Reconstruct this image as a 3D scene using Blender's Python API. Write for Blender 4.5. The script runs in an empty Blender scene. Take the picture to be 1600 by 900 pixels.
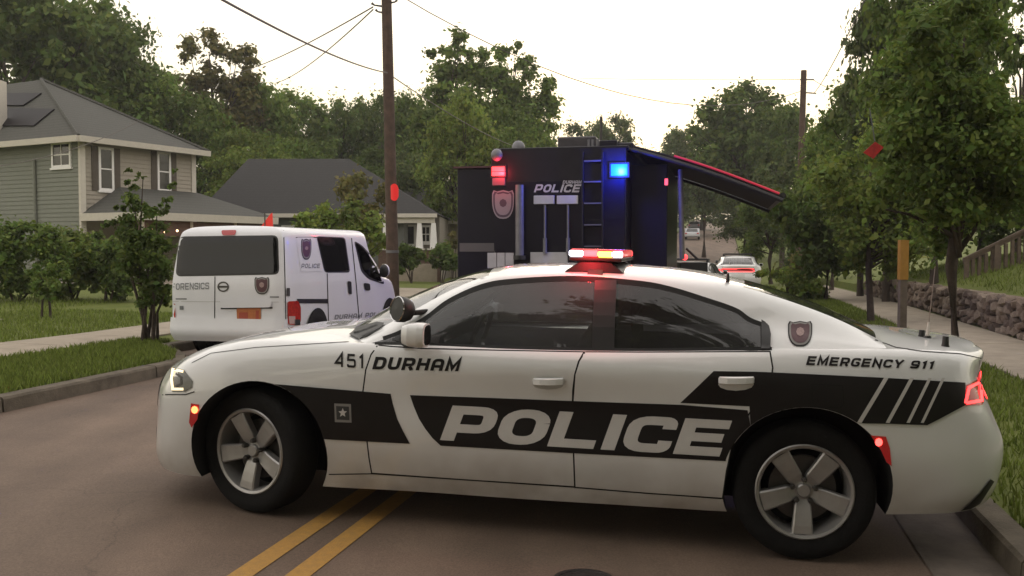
import bpy, bmesh, math, random
import numpy as np
from mathutils import Vector, Matrix, noise
from mathutils.bvhtree import BVHTree
R = math.radians
scene = bpy.context.scene
col = scene.collection

# ------------------------------------------------------------------ camera
F_PX, HOR, CAM_H = 1450.0, 390.0, 1.5704
PITCH = math.atan((450 - HOR) / F_PX)
cam_data = bpy.data.cameras.new('camera')
cam_data.sensor_width = 36.0
cam_data.lens = 36.0 * F_PX / 1600.0
cam_data.clip_start, cam_data.clip_end = 0.05, 3000.0
cam = bpy.data.objects.new('camera', cam_data)
col.objects.link(cam)
cam.location = (0, 0, CAM_H)
cam.rotation_euler = (math.pi / 2 - PITCH, 0, 0)
scene.camera = cam

# ------------------------------------------------------------------ sky and sun (dusk, bright thin overcast)
SUN_ELEV, SUN_AZ = R(9), R(8)              # azimuth measured from +Y towards +X
world = bpy.data.worlds.new('World')
scene.world = world
world.use_nodes = True
wn, wl = world.node_tree.nodes, world.node_tree.links
wn.clear()
w_out = wn.new('ShaderNodeOutputWorld')
w_bg = wn.new('ShaderNodeBackground')
w_sky = wn.new('ShaderNodeTexSky')
w_sky.sky_type = 'NISHITA'
w_sky.sun_disc = False
w_sky.sun_elevation = SUN_ELEV
w_sky.sun_rotation = SUN_AZ
w_sky.air_density, w_sky.dust_density, w_sky.ozone_density = 1.0, 4.0, 1.0
w_geo = wn.new('ShaderNodeTexCoord')
w_sep = wn.new('ShaderNodeSeparateXYZ')
w_ramp = wn.new('ShaderNodeValToRGB')
w_ramp.color_ramp.elements[0].position, w_ramp.color_ramp.elements[0].color = 0.0, (9.7, 8.6, 5.6, 1)
w_ramp.color_ramp.elements[1].position, w_ramp.color_ramp.elements[1].color = 0.35, (10.2, 9.6, 9.0, 1)
w_mix = wn.new('ShaderNodeMix')
w_mix.data_type = 'RGBA'
w_mix.inputs[0].default_value = 0.93       # the thin even overcast veils most of the clear sky
wl.new(w_geo.outputs['Generated'], w_sep.inputs[0])
wl.new(w_sep.outputs['Z'], w_ramp.inputs[0])
wl.new(w_sky.outputs[0], w_mix.inputs[6])
wl.new(w_ramp.outputs[0], w_mix.inputs[7])
wl.new(w_mix.outputs[2], w_bg.inputs[0])
w_bg.inputs[1].default_value = 0.15
wl.new(w_bg.outputs[0], w_out.inputs[0])
sun_data = bpy.data.lights.new('sun', 'SUN')
sun_data.energy, sun_data.angle, sun_data.color = 0.6, R(22), (1.0, 0.86, 0.68)
sun = bpy.data.objects.new('sun', sun_data)
col.objects.link(sun)
sun.location = (20, 60, 30)
sd = Vector((math.sin(SUN_AZ) * math.cos(SUN_ELEV), math.cos(SUN_AZ) * math.cos(SUN_ELEV), math.sin(SUN_ELEV)))
sun.rotation_euler = sd.to_track_quat('Z', 'Y').to_euler()
vs = scene.view_settings
vs.view_transform, vs.look, vs.exposure, vs.gamma = 'Standard', 'None', 0.0, 1.0
vs.use_curve_mapping = False

# ------------------------------------------------------------------ pixel helpers (1600x900 photograph pixels)
_c, _s = math.cos(PITCH), math.sin(PITCH)
CAM = Vector((0, 0, CAM_H))
def ray(u, v):
    a, b = (u - 800) / F_PX, -(v - 450) / F_PX
    return Vector((a, _c + b * _s, -_s + b * _c))
def at(u, v, z):                            # pixel on the horizontal plane z
    d = ray(u, v)
    return CAM + d * ((z - CAM_H) / d.z)
def ad(u, v, y):                            # pixel at forward distance y
    d = ray(u, v)
    return CAM + d * (y / d.y)
def onp(u, v, p0, n):                       # pixel on a plane
    d = ray(u, v)
    return CAM + d * ((p0 - CAM).dot(n) / d.dot(n))

# ------------------------------------------------------------------ road frame: lat = metres right of the centre line, s = metres along
RA = R(12.8)
RD, RN = Vector((math.sin(RA), math.cos(RA), 0)), Vector((math.cos(RA), -math.sin(RA), 0))
R0 = Vector((-1.117, 4.46, 0))
def lerpt(x, xs, ys):
    return float(np.interp(x, xs, ys))
def prof(s):                                # the road dips slightly, then climbs a far hill
    return lerpt(s, [-60, 22, 34, 48, 62, 80, 120, 200, 250, 330, 900], [0, 0, -.12, -.3, -.1, .75, 3.0, 7.6, 9.6, 10.5, 12])
def road_z(lat, s):
    return -.03 * (max(lat, -1.0) - .93) + prof(s)
def kerb_lat(s):                            # left kerb with the parking bay where the van stands
    return lerpt(s, [-60, 6.2, 7.0, 7.8, 15.5, 17.5, 900], [-4.42, -4.42, -4.9, -5.75, -5.75, -4.42, -4.42])
KR = 3.5
def side_z(lat, s):
    if lat < 0:
        d = max(0, kerb_lat(s) - lat)
        return road_z(-5, s) + .13 + min(d, 12) * .018
    d = max(0, lat - KR)
    z = road_z(KR, s) + .12 + min(d, 3.4) * .02
    if lat > 7.02:
        z += lerpt(lat, [7.02, 7.2, 9, 14, 40, 400], [.55, .62, 1.15, 1.8, 2.6, 5]) * lerpt(s, [-60, 26, 34, 900], [1, 1, .45, .45])
    return z
def LS(lat, s, dz=None, z=None):
    p = R0 + RN * lat + RD * s
    if z is None:
        z = (road_z(lat, s) if kerb_lat(s) < lat < KR else side_z(lat, s)) + (dz or 0)
    return Vector((p.x, p.y, z))
def toLS(p):
    d = Vector((p.x, p.y, 0)) - R0
    return d.dot(RN), d.dot(RD)
def gz(x, y):
    l, s = toLS(Vector((x, y, 0)))
    return road_z(l, s) if kerb_lat(s) < l < KR else side_z(l, s)
def gnd(p):
    return Vector((p.x, p.y, gz(p.x, p.y)))

# ------------------------------------------------------------------ materials
MATS = {}
def mat(name, color=(.5, .5, .5), rough=.6, metal=0.0, var=.0, scale=8.0, bump=.0, bscale=60.0, emit=None, coat=0.0, spec=.5, tone=False, trans=0.0, col2=None):
    if name in MATS:
        return MATS[name]
    m = bpy.data.materials.new(name)
    m.use_nodes = True
    n, l = m.node_tree.nodes, m.node_tree.links
    b = n['Principled BSDF']
    b.inputs['Base Color'].default_value = (*color, 1)
    b.inputs['Roughness'].default_value = rough
    b.inputs['Metallic'].default_value = metal
    b.inputs['Specular IOR Level'].default_value = spec
    if coat:
        b.inputs['Coat Weight'].default_value = coat
        b.inputs['Coat Roughness'].default_value = .025
    if emit:
        b.inputs['Emission Color'].default_value = (*emit[:3], 1)
        b.inputs['Emission Strength'].default_value = emit[3]
    src = None
    tc = n.new('ShaderNodeTexCoord')
    if var or col2:
        t = n.new('ShaderNodeTexNoise')
        t.inputs['Scale'].default_value = scale
        t.inputs['Detail'].default_value = 6
        t.inputs['Roughness'].default_value = .65
        l.new(tc.outputs['Object'], t.inputs['Vector'])
        mx = n.new('ShaderNodeMix')
        mx.data_type = 'RGBA'
        c2 = col2 or tuple(min(1, c * (1 + var)) for c in color)
        c1 = color if col2 else tuple(c * (1 - var) for c in color)
        mx.inputs[6].default_value, mx.inputs[7].default_value = (*c1, 1), (*c2, 1)
        rp = n.new('ShaderNodeMapRange')
        rp.inputs[1].default_value, rp.inputs[2].default_value = .3, .7
        l.new(t.outputs[0], rp.inputs[0])
        l.new(rp.outputs[0], mx.inputs[0])
        src = mx.outputs[2]
    if tone:
        at_ = n.new('ShaderNodeAttribute')
        at_.attribute_name = 'tone'
        mm = n.new('ShaderNodeMix')
        mm.data_type, mm.blend_type = 'RGBA', 'MULTIPLY'
        mm.inputs[0].default_value = 1
        mm.inputs[6].default_value = (*color, 1)
        if src:
            l.new(src, mm.inputs[6])
        l.new(at_.outputs['Color'], mm.inputs[7])
        src = mm.outputs[2]
    if src:
        l.new(src, b.inputs['Base Color'])
    if bump:
        t2 = n.new('ShaderNodeTexNoise')
        t2.inputs['Scale'].default_value = bscale
        t2.inputs['Detail'].default_value = 4
        l.new(tc.outputs['Object'], t2.inputs['Vector'])
        bp = n.new('ShaderNodeBump')
        bp.inputs['Strength'].default_value = bump
        bp.inputs['Distance'].default_value = .02
        l.new(t2.outputs[0], bp.inputs['Height'])
        l.new(bp.outputs[0], b.inputs['Normal'])
    if trans:
        tr = n.new('ShaderNodeBsdfTranslucent')
        if src:
            l.new(src, tr.inputs[0])
        else:
            tr.inputs[0].default_value = (*color, 1)
        ms = n.new('ShaderNodeMixShader')
        ms.inputs[0].default_value = trans
        l.new(b.outputs[0], ms.inputs[1])
        l.new(tr.outputs[0], ms.inputs[2])
        l.new(ms.outputs[0], n['Material Output'].inputs[0])
    MATS[name] = m
    return m
def glass_mat(name, tint, refl=1.0, sky_veil=0.0):
    m = bpy.data.materials.new(name)
    m.use_nodes = True
    n, l = m.node_tree.nodes, m.node_tree.links
    n.remove(n['Principled BSDF'])
    tr = n.new('ShaderNodeBsdfTransparent')
    tr.inputs[0].default_value = (*tint, 1)
    gl = n.new('ShaderNodeBsdfGlossy')
    gl.inputs['Roughness'].default_value = .02
    gl.inputs['Color'].default_value = (refl, refl, refl, 1)
    fr = n.new('ShaderNodeFresnel')
    fr.inputs[0].default_value = 1.52
    tcn = n.new('ShaderNodeTexCoord')
    nz = n.new('ShaderNodeTexNoise')
    nz.inputs['Scale'].default_value = 3
    l.new(tcn.outputs['Object'], nz.inputs['Vector'])
    bp = n.new('ShaderNodeBump')
    bp.inputs['Strength'].default_value = .02
    l.new(nz.outputs[0], bp.inputs['Height'])
    l.new(bp.outputs[0], gl.inputs['Normal'])
    ms = n.new('ShaderNodeMixShader')
    l.new(fr.outputs[0], ms.inputs[0])
    df = n.new('ShaderNodeBsdfDiffuse')          # pale film painting in the grey of sky-lit reflections
    df.inputs[0].default_value = (.5, .5, .5, 1)
    md_ = n.new('ShaderNodeMixShader')
    n2 = n.new('ShaderNodeTexNoise')
    n2.inputs['Scale'].default_value = 2.2
    n2.inputs['Detail'].default_value = 5
    l.new(tcn.outputs['Object'], n2.inputs['Vector'])
    mr = n.new('ShaderNodeMapRange')
    mr.inputs[1].default_value, mr.inputs[2].default_value, mr.inputs[3].default_value, mr.inputs[4].default_value = .3, .7, sky_veil * .6, sky_veil * 1.4
    l.new(n2.outputs[0], mr.inputs[0])
    l.new(mr.outputs[0], md_.inputs[0])
    l.new(tr.outputs[0], md_.inputs[1])
    l.new(df.outputs[0], md_.inputs[2])
    l.new(md_.outputs[0], ms.inputs[1])
    l.new(gl.outputs[0], ms.inputs[2])
    l.new(ms.outputs[0], n['Material Output'].inputs[0])
    return m

# ------------------------------------------------------------------ mesh helpers
def tag(o, label=None, cat=None, group=None, kind=None):
    for k, v in (('label', label), ('category', cat), ('group', group), ('kind', kind)):
        if v:
            o[k] = v
    return o
def link(name, me, m=None, parent=None, smooth=False, angle=None):
    o = bpy.data.objects.new(name, me)
    col.objects.link(o)
    if m is not None and not me.materials:
        for q in (m if isinstance(m, (list, tuple)) else [m]):
            me.materials.append(q)
    if smooth:
        me.polygons.foreach_set('use_smooth', [True] * len(me.polygons))
        if angle:
            me.set_sharp_from_angle(angle=R(angle))
    if parent is not None:
        o.parent = parent
    return o
def empty(name, loc=(0, 0, 0), rot=(0, 0, 0), parent=None):
    o = bpy.data.objects.new(name, None)
    o.empty_display_size = .2
    col.objects.link(o)
    o.location, o.rotation_euler = loc, rot
    if parent:
        o.parent = parent
    return o
class MB:
    def __init__(s):
        s.v, s.f, s.mi = [], [], []
        s.cur = 0
    def add(s, vs, fs):
        b = len(s.v)
        s.v += [tuple(v) for v in vs]
        s.f += [tuple(b + i for i in f) for f in fs]
        s.mi += [s.cur] * len(fs)
        return s
    def box(s, lo, hi, M=None):
        x0, y0, z0 = lo
        x1, y1, z1 = hi
        vs = [Vector(p) for p in ((x0, y0, z0), (x1, y0, z0), (x1, y1, z0), (x0, y1, z0), (x0, y0, z1), (x1, y0, z1), (x1, y1, z1), (x0, y1, z1))]
        if M is not None:
            vs = [M @ v for v in vs]
        return s.add(vs, [(0, 3, 2, 1), (4, 5, 6, 7), (0, 1, 5, 4), (1, 2, 6, 5), (2, 3, 7, 6), (3, 0, 4, 7)])
    def hexa(s, b, t):                      # bottom quad, top quad
        return s.add(list(b) + list(t), [(0, 3, 2, 1), (4, 5, 6, 7), (0, 1, 5, 4), (1, 2, 6, 5), (2, 3, 7, 6), (3, 0, 4, 7)])
    def prism(s, poly, ext):                # planar polygon extruded by vector
        n = len(poly)
        P = [Vector(p) for p in poly]
        Q = [p + Vector(ext) for p in P]
        return s.add(P + Q, [tuple(range(n - 1, -1, -1)), tuple(range(n, 2 * n))] + [(i, (i + 1) % n, n + (i + 1) % n, n + i) for i in range(n)])
    def tube(s, pts, rad, n=8, cap=True):
        pts = [Vector(p) for p in pts]
        if not isinstance(rad, (list, tuple)):
            rad = [rad] * len(pts)
        vs, fs = [], []
        up = Vector((0, 0, 1))
        for i, p in enumerate(pts):
            d = (pts[min(i + 1, len(pts) - 1)] - pts[max(i - 1, 0)]).normalized()
            a = d.cross(up)
            if a.length < 1e-3:
                a = d.cross(Vector((1, 0, 0)))
            a.normalize()
            b = d.cross(a)
            for k in range(n):
                t = 2 * math.pi * k / n
                vs.append(p + (a * math.cos(t) + b * math.sin(t)) * rad[i])
        for i in range(len(pts) - 1):
            for k in range(n):
                fs.append((i * n + k, i * n + (k + 1) % n, (i + 1) * n + (k + 1) % n, (i + 1) * n + k))
        if cap:
            fs.append(tuple(range(n - 1, -1, -1)))
            fs.append(tuple((len(pts) - 1) * n + k for k in range(n)))
        return s.add(vs, fs)
    def lathe(s, prof_, n=32, M=None, closed=False):   # profile (r, h) about local y axis
        vs, fs = [], []
        m = len(prof_)
        for k in range(n):
            t = 2 * math.pi * k / n
            for r, h in prof_:
                p = Vector((r * math.cos(t), h, r * math.sin(t)))
                vs.append(M @ p if M is not None else p)
        for k in range(n):
            for i in range(m if closed else m - 1):
                j = (i + 1) % m
                fs.append((k * m + i, k * m + j, ((k + 1) % n) * m + j, ((k + 1) % n) * m + i))
        return s.add(vs, fs)
    def sphere(s, c, r, n=12, sc=(1, 1, 1)):
        vs, fs = [], []
        h = n // 2
        for i in range(h + 1):
            a = math.pi * i / h
            for k in range(n):
                t = 2 * math.pi * k / n
                vs.append(Vector(c) + Vector((math.sin(a) * math.cos(t) * sc[0], math.sin(a) * math.sin(t) * sc[1], math.cos(a) * sc[2])) * r)
        for i in range(h):
            for k in range(n):
                fs.append((i * n + k, (i + 1) * n + k, (i + 1) * n + (k + 1) % n, i * n + (k + 1) % n))
        return s.add(vs, fs)
    def mesh(s, name):
        me = bpy.data.meshes.new(name)
        me.from_pydata(s.v, [], s.f)
        if any(s.mi):
            me.polygons.foreach_set('material_index', s.mi)
        me.update()
        return me
    def build(s, name, m, parent=None, smooth=False, bevel=0, angle=40, seg=2):
        o = link(name, s.mesh(name), m, parent, smooth or bevel > 0, angle)
        if bevel:
            md = o.modifiers.new('bevel', 'BEVEL')
            md.width, md.segments, md.limit_method = bevel, seg, 'ANGLE'
            md.angle_limit = R(40)
            md.harden_normals = True
        return o
def copy_tree(o, parent=None):
    c = o.copy()
    col.objects.link(c)
    c.parent = parent
    for ch in list(o.children):
        copy_tree(ch, c)
    return c
def cr(p0, p1, p2, p3, t):                  # Catmull-Rom
    return .5 * ((2 * p1) + (-p0 + p2) * t + (2 * p0 - 5 * p1 + 4 * p2 - p3) * t * t + (-p0 + 3 * p1 - 3 * p2 + p3) * t ** 3)
def dense(P, sub):
    P = np.asarray(P, float)
    Q = np.concatenate([[2 * P[0] - P[1]], P, [2 * P[-1] - P[-2]]])
    out = []
    for i in range(len(P) - 1):
        n = sub[i] if isinstance(sub, (list, tuple)) else sub
        for k in range(n):
            out.append(cr(Q[i], Q[i + 1], Q[i + 2], Q[i + 3], k / n))
    out.append(P[-1])
    return np.array(out)
def net(rows, su, sv):                      # rows x columns control net -> dense grid [row][col]
    a = np.array([dense(r, su) for r in rows])
    return np.array([dense(a[:, k], sv) for k in range(a.shape[1])]).transpose(1, 0, 2)
def grid_faces(g, r0, r1, c0, c1):          # vertices and faces of a sub-range of a grid (inclusive indices)
    sub = g[r0:r1 + 1, c0:c1 + 1]
    h, w = sub.shape[:2]
    vs = [tuple(p) for p in sub.reshape(-1, 3)]
    fs = [(i * w + k, i * w + k + 1, (i + 1) * w + k + 1, (i + 1) * w + k) for i in range(h - 1) for k in range(w - 1)]
    return vs, fs
def mirror(vs, fs):
    n = len(vs)
    return vs + [(x, -y, z) for x, y, z in vs], fs + [tuple(n + i for i in reversed(f)) for f in fs]
def weld(me, d=1e-4, recalc=True):
    bm = bmesh.new()
    bm.from_mesh(me)
    bmesh.ops.remove_doubles(bm, verts=bm.verts, dist=d)
    if recalc:
        bmesh.ops.recalc_face_normals(bm, faces=bm.faces)
    bm.to_mesh(me)
    bm.free()
    me.update()
def pydata(name, vs, fs):
    me = bpy.data.meshes.new(name)
    me.from_pydata([tuple(v) for v in vs], [], [tuple(f) for f in fs])
    me.update()
    return me
def tris_of(poly2, step):                   # polygon(s) in 2-D -> finely cut triangles
    bm = bmesh.new()
    for poly in poly2:
        bm.faces.new([bm.verts.new((p[0], p[1], 0)) for p in poly])
    bmesh.ops.triangulate(bm, faces=bm.faces)
    for ax in (0, 1):
        lo = min(v.co[ax] for v in bm.verts)
        hi = max(v.co[ax] for v in bm.verts)
        k = math.ceil(lo / step + 1e-6)
        while k * step < hi:
            co = [0, 0, 0]
            no = [0, 0, 0]
            co[ax], no[ax] = k * step, 1
            bmesh.ops.bisect_plane(bm, geom=bm.verts[:] + bm.edges[:] + bm.faces[:], plane_co=co, plane_no=no, dist=1e-5)
            k += 1
    bmesh.ops.remove_doubles(bm, verts=bm.verts, dist=step * 1e-3)
    bmesh.ops.triangulate(bm, faces=bm.faces)
    bm.verts.ensure_lookup_table()
    bm.verts.index_update()
    vs = [(v.co.x, v.co.y) for v in bm.verts]
    fs = [tuple(v.index for v in f.verts) for f in bm.faces]
    bm.free()
    return vs, fs
def project(name, poly2, rayf, bvh, off, m, parent, step, eps, edge=0.0):
    """a thin skin laid on a surface: 2-D shape, each point sent along rayf(u, v) onto bvh, then lifted by off"""
    vs, fs = tris_of(poly2, step)
    out, nor = [], []
    def hit(u, v):
        o, d = rayf(u, v)
        h = bvh.ray_cast(o, d)
        return h[0], h[1], d
    last = None
    miss = set()
    for iv, (u, v) in enumerate(vs):
        p, n0, d = hit(u, v)
        if p is None:
            miss.add(iv)
            if last is None:
                p, n0 = Vector((0, 0, 0)), Vector((0, 0, 1))
            else:
                p, n0 = last
        a, b = hit(u + eps, v)[0], hit(u, v + eps)[0]
        a2, b2 = hit(u - eps, v)[0], hit(u, v - eps)[0]
        n = n0
        if None not in (a, b, a2, b2):
            k = (a - a2).cross(b - b2)
            if k.length > 1e-9:
                k.normalize()
                k = k if k.dot(d) < 0 else -k
                if k.dot(n0 if n0.dot(d) < 0 else -n0) > .6:
                    n = k
        if n.dot(d) > 0:
            n = -n
        last = (p, n)
        out.append(p + n * off)
        nor.append(n)
    fs2 = []
    for f in fs:
        if any(i in miss for i in f):
            continue
        a, b, c = (out[i] for i in f)
        g = (b - a).cross(c - a)
        fs2.append(f if g.dot(nor[f[0]]) > 0 else f[::-1])
    me = pydata(name, out, fs2)
    o = link(name, me, m, parent, True)
    me.normals_split_custom_set_from_vertices([tuple(n) for n in nor])
    return o
def strip(pts, w):                          # polyline -> quads of width w (2-D)
    P = [Vector((p[0], p[1])) for p in pts]
    L, Rr = [], []
    for i, p in enumerate(P):
        d0 = (P[i] - P[i - 1]).normalized() if i else (P[1] - P[0]).normalized()
        d1 = (P[i + 1] - P[i]).normalized() if i < len(P) - 1 else d0
        t = (d0 + d1)
        t = t.normalized() if t.length > 1e-6 else d0
        n = Vector((-t.y, t.x))
        k = w / 2 / max(.35, n.dot(Vector((-d0.y, d0.x))))
        L.append(p + n * k)
        Rr.append(p - n * k)
    return [[L[i], L[i + 1], Rr[i + 1], Rr[i]] for i in range(len(P) - 1)]

# ------------------------------------------------------------------ wide bold lettering (strokes, cap height 1)
def rr(x0, y0, x1, y1, r, a0=0, n=5):       # closed rounded rectangle centre line
    out = []
    for cx, cy, s in ((x1 - r, y1 - r, 0), (x0 + r, y1 - r, 1), (x0 + r, y0 + r, 2), (x1 - r, y0 + r, 3)):
        for k in range(n + 1):
            t = math.pi / 2 * (s + k / n)
            out.append((cx + r * math.cos(t), cy + r * math.sin(t)))
    return out + [out[0]]
def rp(pts, rads, n=5):                        # open polyline with rounded corners
    out = [pts[0]]
    for i in range(1, len(pts) - 1):
        p, a, b = Vector(pts[i]), Vector(pts[i - 1]), Vector(pts[i + 1])
        da, db = (a - p), (b - p)
        r = rads[i - 1] if isinstance(rads, (list, tuple)) else rads
        if r == 0:
            out.append(tuple(p))
            continue
        q = min(r, da.length * .5, db.length * .5)
        s, e = p + da.normalized() * q, p + db.normalized() * q
        for k in range(n + 1):
            t = k / n
            out.append(tuple(s * (1 - t) ** 2 + p * 2 * t * (1 - t) + e * t * t))
    out.append(pts[-1])
    return out
def glyph(ch, t, W):
    h = t / 2
    a, b, c, d = h, W - h, h, 1 - h
    m = .5
    q = .26
    G = {
        'O': [rr(a, c, b, d, q)], '0': [rr(a, c, b, d, q)],
        'D': [rp([(a, m), (a, d), (b, d), (b, c), (a, c), (a, m)], [0, q, q, 0])],
        'P': [rp([(a, 0), (a, d), (b, d), (b, .36), (a + h, .36)], [0, .2, .2])],
        'R': [rp([(a, 0), (a, d), (b, d), (b, .42), (a + h, .42)], [0, .2, .2]), [(W * .62, .42 - h), (b, 0)]],
        'L': [[(a, 1), (a, c), (W * .95, c)]],
        'I': [[(a, 0), (a, 1)]],
        'C': [rp([(b, .66), (b, d), (a, d), (a, c), (b, c), (b, .34)], q)],
        'G': [rp([(b, .70), (b, d), (a, d), (a, c), (b, c), (b, .46), (W * .52, .46)], q)],
        'E': [[(W * .96, d), (a, d), (a, c), (W * .96, c)], [(a + h, m), (W * .9, m)]],
        'F': [[(a, 0), (a, d), (W * .96, d)], [(a + h, .46), (W * .85, .46)]],
        'U': [rp([(a, 1), (a, c), (b, c), (b, 1)], q)],
        'H': [[(a, 0), (a, 1)], [(b, 0), (b, 1)], [(a + h, m), (b - h, m)]],
        'A': [rp([(a, 0), (a, d), (b, d), (b, 0)], q), [(a + h, .36), (b - h, .36)]],
        'M': [[(a, 0), (a, 1 - h * .3), (W * .5 + .06, .22), (b + .12, 1 - h * .3), (b + .12, 0)]],
        'N': [[(a, 0), (a, 1 - h * .3), (b, h * .3), (b, 1)]],
        'Y': [[(h * .6, 1), (W / 2, .44), (W - h * .6, 1)], [(W / 2, .40), (W / 2, 0)]],
        'S': [rp([(b, .72), (b, d), (a, d), (a, .5), (b, .5), (b, c), (a, c), (a, .28)], .18)],
        'T': [[(0, d), (W, d)], [(W / 2, 0), (W / 2, 1 - t)]],
        '9': [rp([(b, .52), (b, d), (a, d), (a, .44), (b - h, .44)], .2), rp([(b, .5), (b, c), (a, c), (a, .26)], .2)],
        '1': [[(.08, .74), (.32, 1 - h), (.32, 0)]],
        '4': [[(b - .1, 0), (b - .1, 1 - h * .3), (a * .6, .3), (b - .1 - h, .3)]],
        '5': [rp([(b, d), (a + .04, d), (a, .56), (b, .56), (b, c), (a, c), (a, .24)], [0, 0, .16, .16, .16])],
    }
    w = {'I': t, '1': .5, 'M': W + .12}.get(ch, W)
    return G[ch], w
def text2d(txt, t=.22, gap=.16, slant=.25, wx=1.0, W=.84):
    """-> list of quads in units of cap height, total width"""
    x, out = 0, []
    for ch in txt:
        if ch == ' ':
            x += .55
            continue
        g, w = glyph(ch, t, W)
        for st in g:
            for qd in strip(st, t):
                out.append([((x + p[0]) * wx + slant * p[1], p[1]) for p in qd])
        x += w + gap
    return out, (x - gap) * wx + slant

# ================================================================== THE SETTING
def road_material():
    m = mat('asphalt', (.150, .106, .078), .8, var=.18, scale=.9, bump=.25, bscale=140, spec=.35)
    n, l = m.node_tree.nodes, m.node_tree.links
    b = n['Principled BSDF']
    src = b.inputs['Base Color'].links[0].from_socket
    tc = n.new('ShaderNodeTexCoord')
    sp = n.new('ShaderNodeTexNoise')           # aggregate speckle
    sp.inputs['Scale'].default_value = 95
    sp.inputs['Detail'].default_value = 3
    l.new(tc.outputs['Object'], sp.inputs['Vector'])
    r1 = n.new('ShaderNodeMapRange')
    r1.inputs[1].default_value, r1.inputs[2].default_value, r1.inputs[3].default_value, r1.inputs[4].default_value = .3, .7, .78, 1.22
    l.new(sp.outputs[0], r1.inputs[0])
    mp = n.new('ShaderNodeMapping')            # long stains along the travel direction
    mp.inputs['Rotation'].default_value = (0, 0, RA)
    mp.inputs['Scale'].default_value = (1.3, .12, 1)
    l.new(tc.outputs['Object'], mp.inputs[0])
    st = n.new('ShaderNodeTexNoise')
    st.inputs['Scale'].default_value = 1.0
    st.inputs['Detail'].default_value = 5
    l.new(mp.outputs[0], st.inputs['Vector'])
    r2 = n.new('ShaderNodeMapRange')
    r2.inputs[1].default_value, r2.inputs[2].default_value, r2.inputs[3].default_value, r2.inputs[4].default_value = .35, .65, .82, 1.14
    l.new(st.outputs[0], r2.inputs[0])
    mu = n.new('ShaderNodeMath')
    mu.operation = 'MULTIPLY'
    l.new(r1.outputs[0], mu.inputs[0])
    l.new(r2.outputs[0], mu.inputs[1])
    wp_ = n.new('ShaderNodeTexNoise')          # fine wandering cracks
    wp_.inputs['Scale'].default_value = 1.6
    wp_.inputs['Detail'].default_value = 6
    l.new(tc.outputs['Object'], wp_.inputs['Vector'])
    ad_ = n.new('ShaderNodeMix')
    ad_.data_type = 'RGBA'
    ad_.inputs[0].default_value = .35
    l.new(tc.outputs['Object'], ad_.inputs[6])
    l.new(wp_.outputs['Color'], ad_.inputs[7])
    vo = n.new('ShaderNodeTexVoronoi')
    vo.feature = 'DISTANCE_TO_EDGE'
    vo.inputs['Scale'].default_value = .62
    l.new(ad_.outputs[2], vo.inputs['Vector'])
    r3 = n.new('ShaderNodeMapRange')
    r3.inputs[1].default_value, r3.inputs[2].default_value, r3.inputs[3].default_value, r3.inputs[4].default_value = .0, .004, .78, 1.0
    l.new(vo.outputs['Distance'], r3.inputs[0])
    nm = n.new('ShaderNodeTexNoise')
    nm.inputs['Scale'].default_value = .5
    l.new(tc.outputs['Object'], nm.inputs['Vector'])
    r4 = n.new('ShaderNodeMapRange')
    r4.inputs[1].default_value, r4.inputs[2].default_value = .48, .56
    l.new(nm.outputs[0], r4.inputs[0])
    mc = n.new('ShaderNodeMix')
    mc.data_type = 'FLOAT'
    l.new(r4.outputs[0], mc.inputs[0])
    mc.inputs[2].default_value = 1.0
    l.new(r3.outputs[0], mc.inputs[3])
    mu2 = n.new('ShaderNodeMath')
    mu2.operation = 'MULTIPLY'
    l.new(mu.outputs[0], mu2.inputs[0])
    l.new(mc.outputs[0], mu2.inputs[1])
    mu = mu2
    vm = n.new('ShaderNodeVectorMath')
    vm.operation = 'SCALE'
    l.new(src, vm.inputs[0])
    l.new(mu.outputs[0], vm.inputs['Scale'])
    l.new(vm.outputs[0], b.inputs['Base Color'])
    return m
M_ASPH = road_material()
M_GRASS = mat('lawn', (.090, .115, .026), .9, col2=(.135, .150, .040), scale=1.6, bump=.6, bscale=70, spec=.15)
M_CONC = mat('concrete', (.30, .255, .20), .85, var=.16, scale=3.0, bump=.15, bscale=120, spec=.25)
M_KERB = mat('kerb_concrete', (.125, .105, .080), .9, var=.35, scale=4.0, bump=.3, bscale=60, spec=.2)
M_YEL = mat('yellow_paint', (.46, .25, .050), .75, col2=(.34, .19, .055), scale=26, bump=.3, bscale=120)
M_MULCH = mat('mulch', (.075, .042, .025), .95, var=.4, scale=30, bump=.8, bscale=50)

S_BREAK = [-60, -30, -15, -6, 0, 3, 5, 6.2, 6.6, 7.0, 7.4, 7.8, 8.4, 10, 12, 14, 15.5, 16.5, 17.5, 19, 22, 26, 30, 34, 38, 43, 48, 55, 62, 70, 80, 95, 120, 150, 200, 250, 330, 500, 900]
def ground_sheet():
    vs, fs = [], []
    cols = None
    for s in S_BREAK:
        kl = kerb_lat(s)
        row = []
        for lat in (-700, -300, -120, -60, -40, -30, -24, -20, -17, -14, -11, -9, -7.83, -6.57):
            row.append((lat, side_z(lat, s)))
        row.append((kl - .16, side_z(kl - .16, s)))
        row.append((kl - .12, road_z(-5, s) - .12))
        row.append((0, road_z(0, s) - .12))
        row.append((KR + .12, road_z(KR, s) - .12))
        row.append((KR + .16, side_z(KR + .16, s)))
        for lat in (4.2, 5.4, 6.7, 7.0, 7.06, 7.5, 9, 11, 14, 20, 30, 50, 120, 300, 700):
            row.append((lat, side_z(lat, s)))
        cols = len(row)
        for lat, z in row:
            p = LS(lat, s, z=z)
            vs.append(p)
    for i in range(len(S_BREAK) - 1):
        for k in range(cols - 1):
            fs.append((i * cols + k, i * cols + k + 1, (i + 1) * cols + k + 1, (i + 1) * cols + k))
    o = link('ground', pydata('ground', vs, fs), M_GRASS)
    tag(o, 'green lawns and verges on both sides of the road', None, kind='structure')
ground_sheet()
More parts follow.
